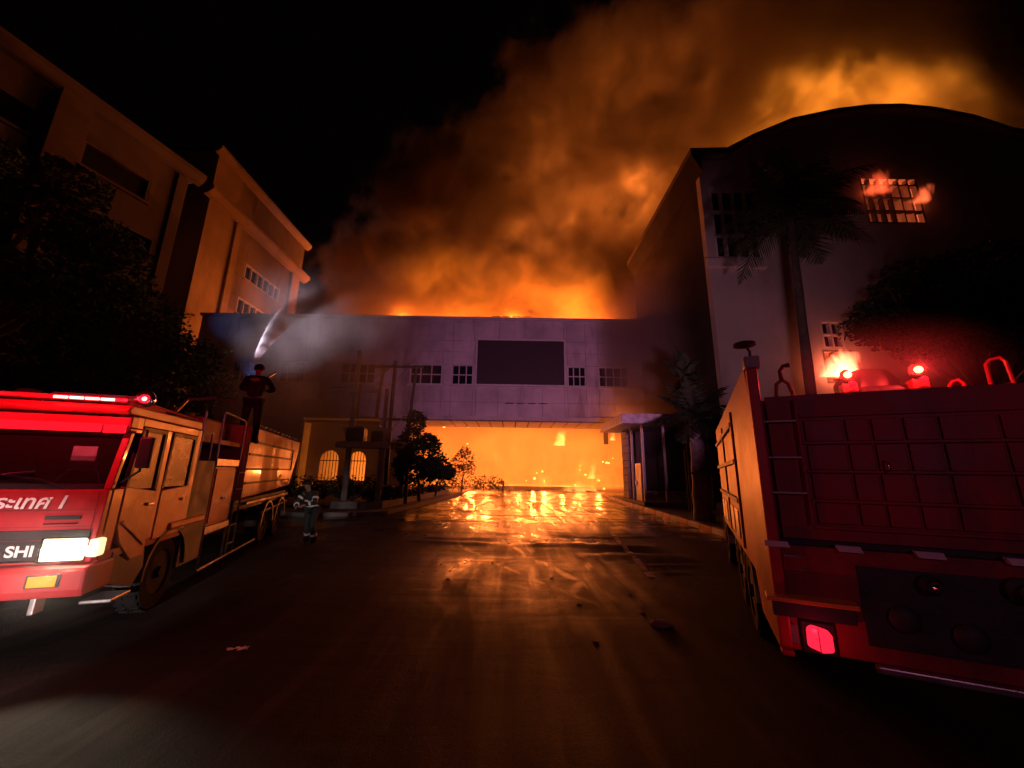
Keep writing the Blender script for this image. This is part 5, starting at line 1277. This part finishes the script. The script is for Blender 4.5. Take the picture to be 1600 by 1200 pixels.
for px, py in spots:
    c = aty(px + rn.uniform(-3, 3), py + rn.uniform(-2, 2), 42.0); r_ = rn.uniform(.05, .14)
    bm = bmesh.new(); bmesh.ops.create_icosphere(bm, subdivisions=1, radius=r_)
    for v_ in bm.verts: v_.co = Vector((v_.co.x * rn.uniform(.8, 1.6), v_.co.y, v_.co.z * rn.uniform(.6, 1.3)))
    me = bpy.data.meshes.new('ember'); bm.to_mesh(me); bm.free(); me.materials.append(M['ember'])
    o = bpy.data.objects.new('ember', me); link(o); o.location = c; tag(o, ('small burning fragment hanging under the gateway soffit' if py < 700 else 'small burning fragment near the ground in the gateway' if py > 744 else 'small burning fragment floating in the right half of the gateway'), 'ember', 'burning fragments in the gateway')

# water jet: starts at the cannon, widens and breaks up as it flies towards the roof
t = NT('water_spray'); v = t.obj(); s_ = t.n('SeparateXYZ', Vector=v)
n1 = t.noise(1.2, 5, .6, t.n('Mapping', Vector=v, Scale=(1, .3, 1)))
pass_y = s_.outputs['Y']
jd = t.ramp(pass_y, 9.5, 24.5, 1.0, 0.0, smooth=False)
jd = t.math('ADD', t.math('MULTIPLY', t.math('POWER', jd, 7.0), 11.0), t.math('MULTIPLY', t.math('POWER', jd, 2.2), .42))
den = t.math('MULTIPLY', jd, t.ramp(n1, .35, .65, .25, 2.4))
pv_ = t.n('VolumePrincipled', **{'Color': (.95, .95, .97), 'Density': den, 'Anisotropy': .1})
t.set(t.out.inputs['Volume'], pv_.outputs[0])
jp = [(398, 566, 9.9, .05), (405, 552, 10.6, .10), (416, 534, 11.8, .17), (430, 515, 13.4, .28), (447, 494, 15.6, .38), (468, 478, 18.2, .52), (495, 466, 21.5, .66), (522, 462, 24.6, .8)]
pts = [aty(a, b, y) for a, b, y, r_ in jp]
jet = MB().tube(pts, [q[3] for q in jp], 14).build('water_jet', t.m, None, smooth=True, kind='stuff'); jet['label'] = 'white jet of water arching from the left fire engine up to the roof'; jet['category'] = 'water jet'
# falling mist under the arc
t = NT('mist'); v = t.obj(); n1 = t.noise(.3, 4, .6, v); s_ = t.n('SeparateXYZ', Vector=v)
den = t.math('MULTIPLY', t.ramp(n1, .3, .75), .20)
den = t.math('MULTIPLY', den, dist_mask(t, s_.outputs['X'], -13.5, -10.5, -7.5, -3.0))
den = t.math('MULTIPLY', den, t.ramp(s_.outputs['Z'], 2, 7))
den = t.math('MULTIPLY', den, t.ramp(s_.outputs['Z'], 9.5, 12.5, 1, 0))
pv_ = t.n('VolumePrincipled', **{'Color': (.9, .85, .85), 'Density': den})
t.set(t.out.inputs['Volume'], pv_.outputs[0])
vbox('mist', (-13.6, -3, 14.5, 20.2, 2, 12.6), t.m, 'thin falling spray drifting under the water jet', 'mist')

spot('work_lamp', LTM @ Vector((-1.0, 4.2, 3.3)), aty(462, 490, 18.0), 9500, (.92, .72, .86), 30, .9, .05)  # added spot that brightens the water jet, no lamp seen there
spot('blue_lamp', LTM @ Vector((0, 6.2, 3.5)), aty(362, 508, 36.0), 5200, (.12, .30, 1.0), 6.5, .9, .05)
def haze(M_, b, den, label):  # local haze added to imitate bloom round the lit lamps
    t = NT('bloom_haze'); g_ = t.n('TexCoord').outputs['Generated']
    q_ = t.n('VectorMath', _operation='DISTANCE'); t.set(q_.inputs[0], g_); q_.inputs[1].default_value = (.5, .5, .5)
    f_ = t.ramp(q_.outputs['Value'], .0, .46, 1.0, 0.0)
    pv_ = t.n('VolumePrincipled', **{'Color': (.85, .85, .85), 'Density': t.math('MULTIPLY', t.math('MULTIPLY', f_, t.ramp(t.noise(2.5, 4, .6, g_), .3, .7, .5, 1.4)), den)})
    t.set(t.out.inputs['Volume'], pv_.outputs[0])
    o = MB().lathe([(.05, -1), (.6, -.8), (.95, -.3), (.95, .3), (.6, .8), (.05, 1)], 20, M_ @ Matrix.Translation(((b[0]+b[1])/2, (b[2]+b[3])/2, (b[4]+b[5])/2)) @ Matrix.Diagonal(((b[1]-b[0])/2, (b[3]-b[2])/2, (b[5]-b[4])/2, 1))).build('haze', t.m, None, kind='stuff')
    o['label'] = label; o['category'] = 'haze'
haze(RTM, (-.1, 2.9, .2, 2.1, 2.5, 3.85), .16, 'added haze giving the roof beacons of the right engine a red halo')
haze(LTM, (-1.5, 1.4, -1.2, .2, .3, 1.95), .10, 'added haze giving the lit headlamps a halo')
point('headlamp_glow', LTM @ Vector((-.16, -.26, 1.12)), 3.5, (1, .88, .6), 0)  # extra point added inside the haze for the headlamp halo
# strobes of the two engines that face the gateway: dim violet wash on the facades
spot('strobe_beam', RTM @ Vector((1.4, 2.2, 3.5)), (1, 36, 10.5), 12200, (.63, .21, .43), 60, 1.0, .15)
spot('strobe_beam', RTM @ Vector((1.5, 2.4, 3.5)), (13.4, 22.4, 12), 3300, (.60, .24, .33), 48, 1.0, .15)
